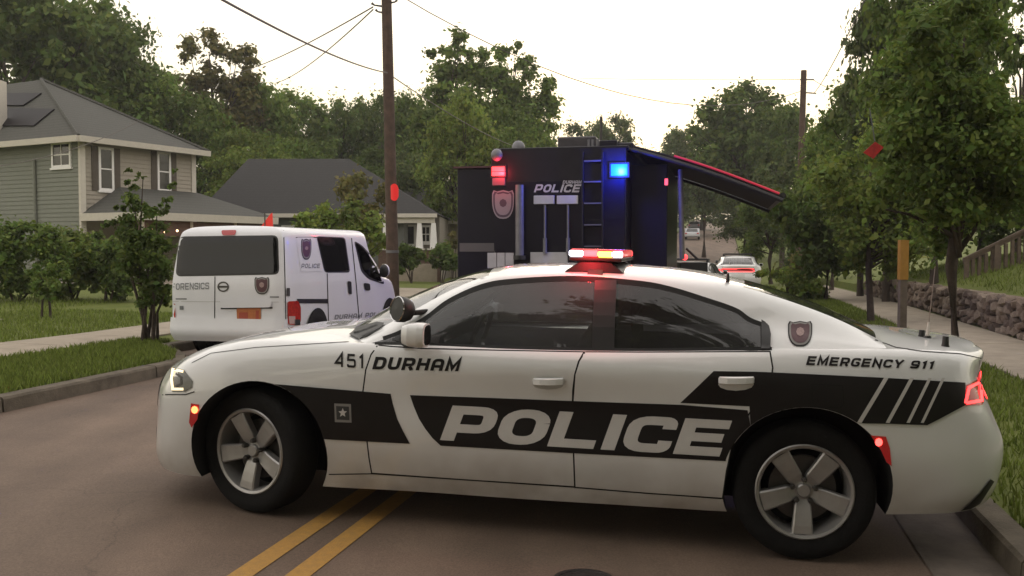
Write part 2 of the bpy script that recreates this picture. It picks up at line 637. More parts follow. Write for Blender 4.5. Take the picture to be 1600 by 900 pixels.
def sheet(name, la, lb, s0, s1, dz, m, label, n=2, parent=None):
    ss = [s for s in S_BREAK if s0 < s < s1]
    ss = [s0] + ss + [s1]
    vs, fs = [], []
    fa = la if callable(la) else (lambda s: la)
    fb = lb if callable(lb) else (lambda s: lb)
    for s in ss:
        for k in range(n):
            lat = fa(s) + (fb(s) - fa(s)) * k / (n - 1)
            vs.append(LS(lat, s, z=road_z(lat, s) + dz))
    for i in range(len(ss) - 1):
        for k in range(n - 1):
            fs.append((i * n + k, i * n + k + 1, (i + 1) * n + k + 1, (i + 1) * n + k))
    o = link(name, pydata(name, vs, fs), m, parent)
    if parent is None:
        tag(o, label, kind='structure')
    return o
road = sheet('road', lambda s: kerb_lat(s) - .1, KR + .1, -40, 330, 0, M_ASPH, 'worn brown-grey asphalt street running up the far hill', n=25)
for la in (-.185, .07):
    o = sheet('yellow_line', la, la + .115, -12, 70, .004, M_YEL, 'x', n=2, parent=road)
mh = at(912, 903, .0)
mo_ = MB().lathe([(0, .004), (.125, .004), (.128, .009), (.15, .009), (.152, .0)], 40, Matrix.Translation((mh.x, mh.y, gz(mh.x, mh.y))) @ Matrix.Rotation(math.pi / 2, 4, 'X')).build('valve_cover', mat('cast_iron', (.03, .026, .024), .6, metal=.3, var=.3, scale=20, bump=.4), None, True, angle=30)
tag(mo_, 'small dark round cover in the road at the bottom of the picture', 'valve cover')
# gutter strip beside the right kerb
sheet('gutter', KR - .38, KR + .05, -12, 60, .005, mat('gutter_concrete', (.13, .105, .085), .9, var=.3, scale=5, bump=.2), 'concrete gutter strip along the right kerb', n=2)

def kerb_run(name, latf, sgn, s0, s1, step, label):
    root = link(name, MB().box((-.01, -.01, -.2), (.01, .01, -.15)).mesh(name), M_KERB)
    root.location = LS(latf(s0) + sgn * .08, s0, z=road_z(-5 if sgn < 0 else KR, s0))
    tag(root, label, kind='structure')
    s = s0
    k = 0
    while s < s1:
        e = min(s + step, s1)
        g = .012
        b = MB()
        ss = [s + g] + [x for x in np.arange(math.ceil((s + .05) / .4) * .4, e - .05, .4)] + [e - g]
        jit = random.uniform(-.006, .006)
        prev = None
        for x in ss:
            a = latf(x)
            zt = road_z(-5 if sgn < 0 else KR, x)
            sec = [LS(a, x, z=zt - .05), LS(a + sgn * .012, x, z=zt + .118 + jit), LS(a + sgn * .03, x, z=zt + .14 + jit), LS(a + sgn * .17, x, z=zt + .145 + jit), LS(a + sgn * .17, x, z=zt - .05)]
            if prev is not None:
                q = prev + sec
                b.add(q, [(0, 1, 6, 5), (1, 2, 7, 6), (2, 3, 8, 7), (3, 4, 9, 8)])
            else:
                b.add(sec, [(0, 1, 2, 3, 4)])
            prev = sec
        b.add(prev, [(4, 3, 2, 1, 0)])
        me = b.mesh('kerb_stone')
        weld(me, 1e-3)
        o = link('kerb_stone', me, M_KERB, root)
        o.matrix_parent_inverse = Matrix.Translation(-Vector(root.location))
        s = e
        k += 1
random.seed(3)
kerb_run('left_kerb', kerb_lat, -1, -4, 46, 2.4, 'grey concrete kerb along the left side of the street')
kerb_run('right_kerb', lambda s: KR, 1, -4, 60, 2.4, 'pale concrete kerb along the right side of the street')

def sidewalk(name, l0, l1, s0, s1, step, label):
    root = link(name, MB().box((-.02, -.02, -.25), (.02, .02, -.2)).mesh(name), M_CONC)
    root.location = LS((l0 + l1) / 2, s0)
    tag(root, label, kind='structure')
    b = MB().box((l0 + .008, .008, 0), (l1 - .008, step - .008, .07))
    base = b.mesh('paving_slab')
    base.materials.append(M_CONC)
    s = s0
    while s < s1:
        o = bpy.data.objects.new('paving_slab', base)
        col.objects.link(o)
        o.parent = root
        z0, z1 = side_z((l0 + l1) / 2, s), side_z((l0 + l1) / 2, s + step)
        p = LS(0, s, z=z0 - .05 + random.uniform(-.004, .004))
        o.matrix_world = Matrix.Identity(4)
        o.location = Vector(p) - Vector(root.location)
        o.rotation_euler = (math.atan2(z1 - z0, step), math.atan2(-(side_z(l1, s) - side_z(l0, s)), l1 - l0), -RA)
        zc = side_z(l0, s)
        o.location.z = zc - .045 - root.location.z + (l0 * math.sin(o.rotation_euler[1]))
        s += step
sidewalk('left_sidewalk', -7.83, -6.57, -2, 44, 1.5, 'pale concrete sidewalk across the lawns left of the street')
sidewalk('right_sidewalk', 5.4, 6.72, -2, 52, 1.5, 'shaded concrete sidewalk beside the stone wall on the right')

def flat_patch(name, pts, m, label, dz=.012, kind='structure'):
    vs = [gnd(p) + Vector((0, 0, dz)) for p in pts]
    o = link(name, pydata(name, vs, [tuple(range(len(vs)))]), m)
    tag(o, label, kind=kind)
    return o
# driveway across the left lawn behind the van, and the garden path in front of the house
def strip_ls(name, la, lb, s0, s1, m, label, dz=.03):
    vs, fs = [], []
    n = 14
    for i in range(n + 1):
        lat = la + (lb - la) * i / n
        for s in (s0, s1):
            vs.append(LS(lat, s, z=side_z(lat, s) + dz))
    for i in range(n):
        fs.append((2 * i, 2 * i + 1, 2 * i + 3, 2 * i + 2))
    o = link(name, pydata(name, vs, fs), m)
    tag(o, label, kind='structure')
strip_ls('driveway', -24, -4.62, 23.5, 26.3, M_CONC, 'pale concrete driveway crossing the lawn behind the white van')
strip_ls('garden_path', -30, -10.5, 9.6, 10.1, M_CONC, 'narrow pale garden path across the left lawn', .05)

# grass blades along the near verges and lawn edges
def blades(name, regions, seed, label):
    rng = np.random.default_rng(seed)
    V, Fc, T = [], [], []
    for (l0, l1, s0, s1, n, h) in regions:
        lat = rng.uniform(0, 1, n)
        ss = rng.uniform(s0, s1, n)
        for a, s in zip(lat, ss):
            k0 = l0(s) if callable(l0) else l0
            k1 = l1(s) if callable(l1) else l1
            la = k0 + (k1 - k0) * a
            p = LS(la, s, z=side_z(la, s) - .01)
            hh = h * rng.uniform(.5, 1.25)
            t = rng.uniform(0, 6.28)
            w = rng.uniform(.006, .013)
            d = Vector((math.cos(t), math.sin(t), 0))
            ln = Vector((rng.normal(0, .35), rng.normal(0, .35), 1)) * hh
            b = len(V)
            V += [p - d * w, p + d * w, p + ln * .55 + d * w * .7, p + ln]
            Fc.append((b, b + 1, b + 2))
            Fc.append((b, b + 2, b + 3))
            tv = rng.uniform(.6, 1.35)
            T += [(tv, tv * rng.uniform(.92, 1.05), tv * .9, 1)] * 4
    me = pydata(name, V, Fc)
    ca = me.color_attributes.new('tone', 'FLOAT_COLOR', 'POINT')
    ca.data.foreach_set('color', np.array(T, 'f').ravel())
    o = link(name, me, mat('grass_blade', (.150, .195, .042), .8, tone=True, trans=.25, spec=.2))
    tag(o, label, kind='stuff')
blades('verge_grass', [(lambda s: kerb_lat(s) - .17, -6.56, -1, 8.2, 30000, .085), (-7.86, -12, -1, 13, 22000, .085), (-12, -17, 2, 16, 9000, .11)], 5, 'short green grass on the left verge and lawn')
blades('right_verge_grass', [(KR + .18, 5.39, 0, 26, 26000, .09), (7.3, 11, 6, 30, 12000, .12)], 6, 'short shaded grass on the right verge and bank')

# ================================================================== THE POLICE CAR
YAWC, BC = .1813, .0292
def car_matrix():
    Rz = Matrix.Rotation(math.pi - YAWC, 4, 'Z')
    Ry = Matrix.Rotation(-BC, 4, 'Y')
    piv = Vector((-1.526, 0, 0))
    O = Vector((-1.340, 6.172, 0))
    loc = O + (Rz @ piv) - (Rz @ Ry @ piv)
    return Matrix.Translation(loc) @ Rz @ Ry
CARM = car_matrix()
CARI = CARM.inverted()
M_WHITE = mat('white_paint', (.72, .72, .715), .40, var=.035, scale=2.5, coat=1.0)
M_BLACKV = mat('black_vinyl', (.010, .008, .008), .45, var=.2, scale=5, spec=.3)
M_BLK = mat('black_trim', (.012, .012, .012), .5, var=.2, scale=20)
M_DARK = mat('dark_void', (.004, .004, .004), .95)
M_RUB = mat('tyre_rubber', (.0075, .007, .0068), .85, spec=.25, var=.25, scale=12, bump=.2, bscale=90)
M_ALLOY = mat('alloy', (.35, .34, .33), .40, metal=.6, var=.15, scale=6)
M_STEEL = mat('dark_steel', (.07, .065, .06), .5, metal=.6, var=.3, scale=12)
M_INT = mat('interior_fabric', (.020, .020, .022), .9, var=.3, scale=15)
M_SEAM = mat('seam_shadow_gap', (.006, .006, .006), .9)
M_GL_F = glass_mat('glass_clear', (.5, .51, .5), sky_veil=.04)
M_GL_S = glass_mat('glass_tinted', (.30, .32, .33), sky_veil=.085)
M_GL_R = glass_mat('glass_rear_dark', (.13, .13, .135), sky_veil=.05)
M_LETW = mat('white_vinyl', (.56, .54, .52), .5, var=.06, scale=8)
M_SHB = mat('shield_silver', (.22, .21, .20), .5, var=.1)
M_SHR = mat('shield_maroon', (.075, .025, .032), .5, var=.2, scale=40)
M_SHG = mat('shield_pale', (.30, .20, .19), .5, var=.3, scale=90)

def grime_shade(m):                                   # road film along the sills, also painting shade into the lower panels
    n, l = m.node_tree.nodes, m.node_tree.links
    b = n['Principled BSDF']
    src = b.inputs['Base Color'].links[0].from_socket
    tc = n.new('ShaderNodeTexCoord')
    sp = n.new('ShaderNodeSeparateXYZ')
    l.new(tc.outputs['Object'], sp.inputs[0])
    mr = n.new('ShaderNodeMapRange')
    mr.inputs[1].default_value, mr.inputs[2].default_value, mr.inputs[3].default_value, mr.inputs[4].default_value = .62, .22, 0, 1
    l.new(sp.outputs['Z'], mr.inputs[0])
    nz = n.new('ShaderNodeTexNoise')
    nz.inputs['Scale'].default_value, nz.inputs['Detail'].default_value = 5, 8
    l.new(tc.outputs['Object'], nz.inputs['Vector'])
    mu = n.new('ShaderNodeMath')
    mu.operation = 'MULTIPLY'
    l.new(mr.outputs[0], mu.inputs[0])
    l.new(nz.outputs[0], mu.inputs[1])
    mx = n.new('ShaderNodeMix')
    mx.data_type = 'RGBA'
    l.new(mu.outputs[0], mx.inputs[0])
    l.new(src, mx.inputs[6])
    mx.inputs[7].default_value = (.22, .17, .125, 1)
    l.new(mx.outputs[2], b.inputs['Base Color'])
grime_shade(M_WHITE)
X7 = (-.95, -1.55, -2.15, -2.7)
rows = [
 [(.88,0,.20),(.845,.40,.20),(.668,.745,.212),(.50,.85,.195),(.30,.87,.19),(0,.87,.19),(-.45,.87,.19)] + [(x,.845,z) for x, z in zip(X7,(.195,.20,.21,.22))] + [(-3.05,.85,.24),(-3.5,.84,.27),(-3.82,.81,.30),(-4.0,.66,.33),(-4.07,.38,.33),(-4.09,0,.33)],
 [(.91,0,.31),(.86,.40,.31),(.686,.762,.30),(.53,.87,.29),(.30,.905,.28),(0,.905,.28),(-.45,.888,.275)] + [(x,y,z) for x, y, z in zip(X7,(.884,.882,.882,.888),(.29,.30,.305,.305))] + [(-3.05,.905,.33),(-3.5,.885,.38),(-3.86,.86,.41),(-4.035,.68,.43),(-4.10,.40,.44),(-4.12,0,.44)],
 [(.93,0,.50),(.875,.40,.50),(.68,.75,.49),(.52,.885,.49),(.30,.94,.49),(0,.945,.49),(-.45,.935,.49)] + [(x,y,z) for x, y, z in zip(X7,(.922,.917,.917,.93),(.48,.48,.49,.50))] + [(-3.05,.945,.52),(-3.5,.93,.55),(-3.86,.875,.60),(-4.05,.69,.62),(-4.11,.40,.63),(-4.13,0,.63)],
 [(.92,0,.64),(.865,.40,.64),(.67,.74,.65),(.525,.878,.69),(.30,.945,.71),(0,.957,.73),(-.45,.94,.73)] + [(x,y,z) for x, y, z in zip(X7,(.920,.906,.910,.937),(.73,.73,.735,.745))] + [(-3.05,.957,.76),(-3.5,.935,.76),(-3.86,.865,.77),(-4.0,.68,.77),(-4.06,.40,.78),(-4.09,0,.78)],
 [(.88,0,.72),(.83,.38,.73),(.630,.70,.765),(.49,.84,.82),(.30,.905,.87),(0,.925,.90),(-.45,.925,.90)] + [(x,y,z) for x, y, z in zip(X7,(.930,.940,.946,.950),(.90,.935,.95,.955))] + [(-3.05,.947,.965),(-3.5,.92,.97),(-3.80,.85,.955),(-3.92,.67,.95),(-4.0,.40,.95),(-4.04,0,.95)],
 [(.80,0,.775),(.77,.36,.785),(.590,.66,.825),(.45,.775,.885),(.27,.83,.94),(0,.855,.985),(-.45,.875,1.0)] + [(x,.885,z) for x, z in zip(X7,(1.02,1.03,1.05,1.08))] + [(-3.05,.88,1.095),(-3.5,.862,1.10),(-3.78,.80,1.085),(-3.925,.62,1.078),(-4.03,.38,1.078),(-4.08,0,1.078)],
 [(.74,0,.80),(.71,.33,.82),(.56,.60,.865),(.40,.69,.925),(.22,.72,.975),(-.03,.735,1.012),(-.47,.76,1.022)] + [(x,.80,z) for x, z in zip(X7,(1.01,1.02,1.04,1.07))] + [(-3.05,.79,1.09),(-3.5,.75,1.125),(-3.76,.70,1.122),(-3.90,.54,1.112),(-4.0,.34,1.11),(-4.05,0,1.11)],
 [(.66,0,.835),(.64,.20,.845),(.50,.33,.90),(.35,.38,.955),(.18,.40,1.0),(-.05,.42,1.03),(-.42,.42,1.05)] + [(x,.42,.99) for x in X7] + [(-3.05,.42,1.05),(-3.5,.40,1.145),(-3.75,.40,1.142),(-3.90,.34,1.132),(-4.0,.22,1.127),(-4.03,0,1.125)],
 [(.56,0,.875),(.545,0,.88),(.45,0,.92),(.32,0,.97),(.15,0,1.005),(-.06,0,1.03),(-.38,0,1.05)] + [(x,0,.99) for x in X7] + [(-3.05,0,1.05),(-3.5,0,1.15),(-3.72,0,1.147),(-3.86,0,1.14),(-3.93,0,1.136),(-3.96,0,1.132)],
]
CG = net(rows, 12, [3, 5, 6, 5, 5, 4, 6, 6])
CG[:, 0, 1] = 0
CG[:, -1, 1] = 0
CG[-1, :, 1] = 0
def hull_mesh(g, name):
    vs, fs = grid_faces(g, 0, g.shape[0] - 1, 0, g.shape[1] - 1)
    w = g.shape[1]
    n = len(vs)                                # floor: bottom loop to the centre line
    vs += [(x, 0, z) for x, y, z in g[0]]
    fs += [(n + k, n + k + 1, k + 1, k) for k in range(w - 1)]
    vs, fs = mirror(vs, fs)
    me = pydata(name, vs, fs)
    weld(me, 2e-4)
    return me
hull = hull_mesh(CG, 'body')
gB = [(-.62,.865,1.0),(-.80,.868,1.014),(-.97,.87,1.018),(-1.13,.87,1.02),(-1.30,.872,1.022),(-1.5,.873,1.026),(-1.84,.875,1.034),(-2.16,.875,1.045),(-2.34,.875,1.055),(-2.51,.875,1.065),(-2.68,.875,1.075),(-2.86,.872,1.085),(-3.44,.845,1.10)]
gD = [(-.66,.845,1.012),(-.83,.815,1.075),(-.974,.775,1.162),(-1.104,.74,1.266),(-1.283,.71,1.353),(-1.461,.695,1.389),(-1.816,.685,1.416),(-2.163,.685,1.401),(-2.334,.69,1.374),(-2.504,.70,1.328),(-2.673,.715,1.276),(-2.84,.745,1.20),(-3.44,.80,1.118)]
gR = [(-.585,.785,1.01),(-.75,.745,1.105),(-.914,.70,1.205),(-1.10,.645,1.32),(-1.29,.60,1.405),(-1.46,.585,1.432),(-1.80,.58,1.455),(-2.15,.58,1.45),(-2.42,.585,1.425),(-2.65,.59,1.40),(-2.88,.60,1.345),(-3.17,.63,1.248),(-3.44,.68,1.138)]
gC = [(-.31,0,1.045),(-.55,0,1.19),(-.78,0,1.30),(-1.02,0,1.395),(-1.24,0,1.455),(-1.45,0,1.482),(-1.80,0,1.496),(-2.15,0,1.494),(-2.45,0,1.475),(-2.70,0,1.438),(-2.95,0,1.375),(-3.22,0,1.285),(-3.52,0,1.155)]
gM = [((r[0]*.3 + c[0]*.7), r[1]*.52, c[2] - .24*(c[2]-r[2])) for r, c in zip(gR, gC)]
gBD = [((b[0]+d[0])/2, (b[1]+d[1])/2 + .022*min(1, (d[2]-b[2])*4), (b[2]+d[2])/2) for b, d in zip(gB, gD)]
GS = 8
GG = net([gB, gBD, gD, gR, gM, gC], GS, [3, 3, 4, 5, 5])
rB, rD, rR, rC = 0, 6, 10, 20
GG[-1, :, 1] = 0

police = empty('police_car')
police.matrix_world = CARM
tag(police, 'white police sedan with black POLICE stripe parked across the road in the foreground', 'police car')
def gpart(name, r0, r1, c0, c1, m, both=True, side=1):
    vs, fs = grid_faces(GG, r0, r1, c0, c1)
    if both:
        vs, fs = mirror(vs, fs)
    elif side < 0:
        vs = [(x, -y, z) for x, y, z in vs]
    me = pydata(name, vs, fs)
    weld(me, 2e-4)
    return link(name, me, m, police, True)
# roof and pillars: everything of the upper body that is not glass
HD, BT, SE = 4 * GS, 9 * GS + 2, 11 * GS          # header, backlight top, end of side glass
vs, fs = [], []
for (r0, r1, c0, c1) in ((rD, rR, 0, 12 * GS), (rB, rD, SE, 12 * GS), (rR, rC, HD, BT), (rR, rR + 1, 0, HD), (rR, rR + 1, BT, 12 * GS)):
    a, b = grid_faces(GG, r0, r1, c0, c1)
    fs += [tuple(i + len(vs) for i in f) for f in b]
    vs += a
vs, fs = mirror(vs, fs)
me = pydata('roof', vs, fs)
weld(me, 2e-4)
roof = link('roof', me, M_WHITE, police, True, 50)
roof_bvh_src = (list(GG.reshape(-1, 3)), )
gpart('windshield', rR + 1, rC, 1, HD, M_GL_F)
gpart('rear_window', rR + 1, rC, BT, 12 * GS - 1, M_GL_R)
CB = 6 * GS + 2                                     # column of the door post
for sd_ in (1, -1):
    gpart('front_door_window', rB, rD, 2, CB, M_GL_S, False, sd_)
    gpart('rear_door_window', rB, rD, CB, SE, M_GL_R, False, sd_)
# black trim along the window opening and the door post, set just proud of the skin
def ribbon(name, pts, w, m, off=.006, side=1):
    b = MB()
    P = [Vector((p[0], p[1] * side, p[2])) for p in pts]
    prev = None
    for i, p in enumerate(P):
        d = (P[min(i + 1, len(P) - 1)] - P[max(i - 1, 0)]).normalized()
        outv = Vector((0, side * .92, .38)).normalized()
        n = d.cross(outv).normalized()
        o = outv * off
        sec = [p - n * w / 2 - outv * .01, p - n * w / 2 + o, p + n * w / 2 + o, p + n * w / 2 - outv * .01]
        if prev:
            b.add(prev + sec, [(0, 1, 5, 4), (1, 2, 6, 5), (2, 3, 7, 6), (3, 0, 4, 7)])
        prev = sec
    return b.build(name, m, police, True, angle=50)
for sd_ in (1, -1):
    loop = [GG[rD, c] for c in range(4, SE + 1)]
    ribbon('window_trim', loop, .034, M_BLK, .005, sd_)
    ribbon('window_trim', [GG[rB, c] + np.array((0, 0, .006)) for c in range(4, SE + 1)], .026, M_BLK, .008, sd_)
    post = [(GG[r, CB] + GG[r, CB + 2]) / 2 + np.array((-.02, 0, 0)) for r in range(rB, rD + 1)]
    ribbon('door_post', post, .12, M_BLK, .006, sd_)

# body with wheel arches cut out
tmp = link('body', hull, [M_WHITE, M_DARK])
cut_me = MB()
for (cx, cz, rad) in ((-.045, .37, .415), (-3.055, .39, .425)):
    for sg in (1, -1):
        prof_ = [(0, .52), (rad, .52), (rad, 1.2), (0, 1.2)]
        Mx = Matrix.Translation((cx, 0, cz)) @ (Matrix.Scale(-1, 4, (0, 1, 0)) if sg < 0 else Matrix.Identity(4))
        b2 = MB().lathe(prof_, 56, Mx)
        cut_me.add(b2.v, b2.f)
cme = cut_me.mesh('cut')
weld(cme, 1e-5)
cme.materials.append(M_WHITE)
cme.materials.append(M_DARK)
cme.polygons.foreach_set('material_index', [1] * len(cme.polygons))
cob = link('cut', cme)
md = tmp.modifiers.new('b', 'BOOLEAN')
md.operation, md.object, md.solver = 'DIFFERENCE', cob, 'EXACT'
try:
    md.material_mode = 'TRANSFER'
except Exception:
    pass
dg = bpy.context.evaluated_depsgraph_get()
dg.update()
cutmesh = bpy.data.meshes.new_from_object(tmp.evaluated_get(dg))
full = [Vector(v.co) for v in hull.vertices]
fpoly = [tuple(p.vertices) for p in hull.polygons]
bpy.data.objects.remove(cob)
bpy.data.objects.remove(tmp)
body = link('body', cutmesh, None, police, True, 38)
gv, gf = grid_faces(GG, 0, GG.shape[0] - 1, 0, GG.shape[1] - 1)
gv, gf = mirror(gv, gf)
CAR_BVH = BVHTree.FromPolygons(full + [Vector(v) for v in gv], fpoly + [tuple(len(full) + i for i in f) for f in gf])
CAMC = CARI @ CAM
def car_ray(u, v):
    return CAMC, ((CARI @ (CAM + ray(u, v))) - CAMC).normalized()
def cskin(name, polys, m, off=.003, parent=None, step=10):
    return project(name, polys, car_ray, CAR_BVH, off, m, parent or police, step, 2.0)
def ctext(name, txt, bl, br, tl, tr, m, off, t=.22, gap=.16, slant=.25, step=8, parent=None, fn=None):
    q, W = text2d(txt, t, gap, slant)
    def mp(p):
        a, b = p[0] / W, p[1]
        return (((bl[0]*(1-a)+br[0]*a)*(1-b) + (tl[0]*(1-a)+tr[0]*a)*b), ((bl[1]*(1-a)+br[1]*a)*(1-b) + (tl[1]*(1-a)+tr[1]*a)*b))
    return (fn or cskin)(name, [[mp(p) for p in k] for k in q], m, off, parent, step)
# doors: skins with real gaps over a dark joint
FD = [(591,541),(612,543),(660,546),(780,549),(911,551.5),(903,565),(897,585),(894,610),(893.5,634),(894,680),(897,759),(740,749),(582,738),(578,715),(575,690),(571,650),(568.5,612),(573,578),(581,555)]
RDp = [(915,551.5),(1000,552),(1100,551.5),(1202,551),(1206,575),(1203,600),(1192,622),(1172,642),(1155,668),(1142,700),(1134,735),(1128,777),(1010,769),(899.5,760),(896.5,680),(896,634),(899.5,585),(906,565)]
cskin('door_joint', strip(FD + [FD[0]], 5), M_SEAM, .0012)
cskin('door_joint', strip(RDp + [RDp[0]], 5), M_SEAM, .0016)
fdoor = cskin('front_door', [FD], M_WHITE, .004, step=14)
rdoor = cskin('rear_door', [RDp], M_WHITE, .004, step=14)
for pts_ in ([(1134,736),(1128,777)], [(514,741),(581,740)], [(581,740),(897,761),(1127,779)]):
    cskin('sill_joint', strip(pts_, 1.6), M_SEAM, .0022)
cskin('trunk_joint', strip([(1367,531),(1400,543),(1440,549),(1500,553),(1533,560)], 1.2), M_SEAM, .002)
cskin('hood_joint', strip([(300,567),(330,552),(400,543),(480,538),(545,534)], .8), M_SEAM, .002)
# livery
def car_px(P):
    d = (CARM @ P) - CAM
    fwd, up = d.y * _c - d.z * _s, d.z * _c + d.y * _s
    return (800 + F_PX * d.x / fwd, 450 - F_PX * up / fwd)
def arch_px(cx, cz, rad, a0, a1, n=14):
    out = []
    for i in range(n + 1):
        t = R(a0 + (a1 - a0) * i / n)
        x, z = cx + rad * math.cos(t), cz + rad * math.sin(t)
        h = CAR_BVH.ray_cast(Vector((x, 3, z)), Vector((0, -1, 0)))[0]
        out.append(car_px(h))
    return out
cskin('window_corner', [[(1189,501),(1194,504),(1201,511),(1204,524),(1203,547),(1189,547)]], M_BLK, .012)
cskin('fender_band', [[(448,606),(611,615),(614,630),(621,654),(630,673),(641,693),(506,684)] + arch_px(-.045, .37, .417, 165, 100)], M_BLACKV, .0065)
cskin('door_band', [[(641,617),(760,621),(893,626),(1066,632),(1168,640.5)] + arch_px(-3.055, .39, .427, 47, 17) + [(1134,720),(900,708),(689,696),(676,684),(665,670),(655,654),(647,635)]], M_BLACKV, .0065)
cskin('flag_band', [[(1063,629),(1115,580),(1181,581),(1206,582),(1373,590),(1507,598),(1507,633),(1480,634),(1466,655),(1448,664),(1390,662),(1342,661)] + arch_px(-3.055, .39, .427, 122, 47) + [(1171,634.5)]], M_BLACKV, .0066)
for tx, bx, wd in ((1384,1342,7), (1424,1386,6), (1452,1418,5), (1473,1440,4.5)):
    cskin('white_slash', [[(tx - wd / 2, 590.5), (tx + wd / 2, 590.8), (bx + wd / 2, 660.5), (bx - wd / 2, 660)]], M_LETW, .0085)
ctext('police_lettering', 'POLICE', (688,687), (1147,714), (688,632), (1147,657), M_LETW, .009, t=.24, gap=.085, slant=.22)
ctext('city_lettering', 'DURHAM', (582,577), (722,580), (582,557.5), (722,562), M_BLACKV, .0065, t=.24, gap=.17, slant=.25)
ctext('unit_number', '451', (524,573), (569,575.5), (524,552), (569,554), M_BLACKV, .0035, t=.17, gap=.30, slant=.0)
ctext('emergency_lettering', 'EMERGENCY 911', (1259,570.5), (1461,577), (1259,556.5), (1461,565), M_BLACKV, .0035, t=.23, gap=.17, slant=.25)
def shield_px(x0, y0, x1, y1, k=0.0, n=8):
    cx, w, h = (x0 + x1) / 2, (x1 - x0) / 2 * (1 - k), (y1 - y0)
    yt, yb = y0 + h * k * .45, y1 - h * k * .55
    H = yb - yt
    right = [(cx, yt), (cx + w * .55, yt + H * .05), (cx + w * .86, yt), (cx + w, yt + H * .12)]
    for i in range(n + 1):
        t = i / n
        right.append((cx + w * math.cos(t * math.pi / 2) ** .75, yt + H * (.40 + .60 * math.sin(t * math.pi / 2))))
    left = [(2 * cx - x, y) for x, y in right[1:-1]][::-1]
    return right + left
def emblem(fn, x0, y0, x1, y1, off, parent=None, cols=None):
    cols = cols or (M_BLACKV, M_SHB, M_SHR, M_SHG)
    for k, c, d in ((0, cols[0], 0), (.1, cols[1], .002), (.24, cols[2], .004)):
        fn('shield_emblem', [shield_px(x0, y0, x1, y1, k)], c, off + d, parent, 8)
    cx, cy, r = (x0 + x1) / 2, y0 + (y1 - y0) * .45, (x1 - x0) * .17
    fn('shield_seal', [[(cx + r * math.cos(t * .785), cy + r * 1.1 * math.sin(t * .785)) for t in range(8)]], cols[3], off + .006, parent, 8)
emblem(cskin, 1231, 502, 1269, 542, .003)
cskin('fender_badge', [[(523,630),(549,631),(550,660),(524,659)]], M_SHB, .0085)
cskin('fender_badge', [[(526,634),(546,635),(547,656),(527,655)]], mat('badge_dark', (.03, .03, .03), .6), .0100)
cskin('fender_badge', [[(536.5 + 7 * (1 if k % 2 == 0 else .45) * math.cos(k * .6283 - 1.57), 644.5 + 7.5 * (1 if k % 2 == 0 else .45) * math.sin(k * .6283 - 1.57)) for k in range(10)]], M_LETW, .0115)
# fuel door
fl = [(1268,600),(1316,603),(1318,632),(1310,637),(1270,634)]
cskin('fuel_door', strip(fl + [fl[0]], 1.2), M_SEAM, .0078)
# headlight with its lit running-light frame
HL = [(268,575),(272,574.5),(288,578),(302,596),(300,606),(290,612),(270,612),(268,606)]
M_HL = mat('headlamp_housing', (.05, .048, .042), .25, var=.3, scale=30, coat=.6)
M_DRL = mat('running_light', (.9, .85, .7), .4, emit=(1.0, .80, .46, 1.1))
hl = cskin('headlight', [HL], M_HL, .004)
cskin('running_light', strip([(288,581),(271.5,578),(269.5,592),(271.5,608),(288,608)], 4.0), M_DRL, .007, hl)
cskin('headlight_lens', strip([(276,584),(284,590),(284,600),(276,604)], 3), M_STEEL, .006, hl)
# lit side markers
M_AMB = mat('amber_marker_lit', (.8, .2, .08), .4, emit=(1.0, .16, .05, 5.0))
M_REDL = mat('red_lamp_lit', (.7, .04, .04), .4, emit=(1.0, .05, .05, 3.2))
M_REDD = mat('red_lens', (.22, .012, .014), .2, emit=(1, .03, .03, .12), coat=.6)
mk = cskin('side_marker', [[(299,630),(312,632),(309,655),(300,668),(296,660)]], M_REDD, .004)
cskin('lit_bulb', [[(305.5 + 5.5 * math.cos(k * .7854), 640 + 6 * math.sin(k * .7854)) for k in range(8)]], M_AMB, .008, mk)
mk = cskin('side_marker', [[(1360,680),(1384,682),(1390,700),(1393,728),(1385,722),(1376,703)]], M_REDD, .004)
cskin('lit_bulb', [[(1372.5 + 6 * math.cos(k * .7854), 690.5 + 6.5 * math.sin(k * .7854)) for k in range(8)]], mat('red_bulb_lit', (.8, .05, .05), .4, emit=(1.0, .06, .05, 5.0)), .008, mk)
# tail lights: side return seen here, and the wide racetrack across the tail
tl_ = cskin('taillight', [[(1503,634),(1508,602),(1530,591),(1535,594),(1536,628),(1533,633)]], M_REDD, .005)
cskin('light_ring', strip([(1507,630),(1512,606),(1530,597),(1532,626),(1508,630)], 4.5), M_REDL, .008, tl_)
def rear_ray(u, v):
    return Vector((-6, u, v)), Vector((1, 0, 0))
def rskin(name, polys, m, off, parent=None, step=.1):
    return project(name, polys, rear_ray, CAR_BVH, off, m, parent or police, step, .01)
rt = rskin('tail_panel', [rr(-.66, .845, .66, .995, .06)[:-1]], mat('tail_black', (.02, .005, .006), .25, coat=.5), .004)
rskin('light_ring', strip(rr(-.62, .868, .62, .972, .04), .034), M_REDL, .008, rt)
rskin('licence_plate', [[(-.26, .62), (.26, .62), (.26, .76), (-.26, .76)]], mat('plate_white', (.6, .6, .58), .5), .008)
rskin('trunk_joint', strip([(-.60, 1.06), (-.60, .80), (.60, .80), (.60, 1.06)], .008), M_SEAM, .003)
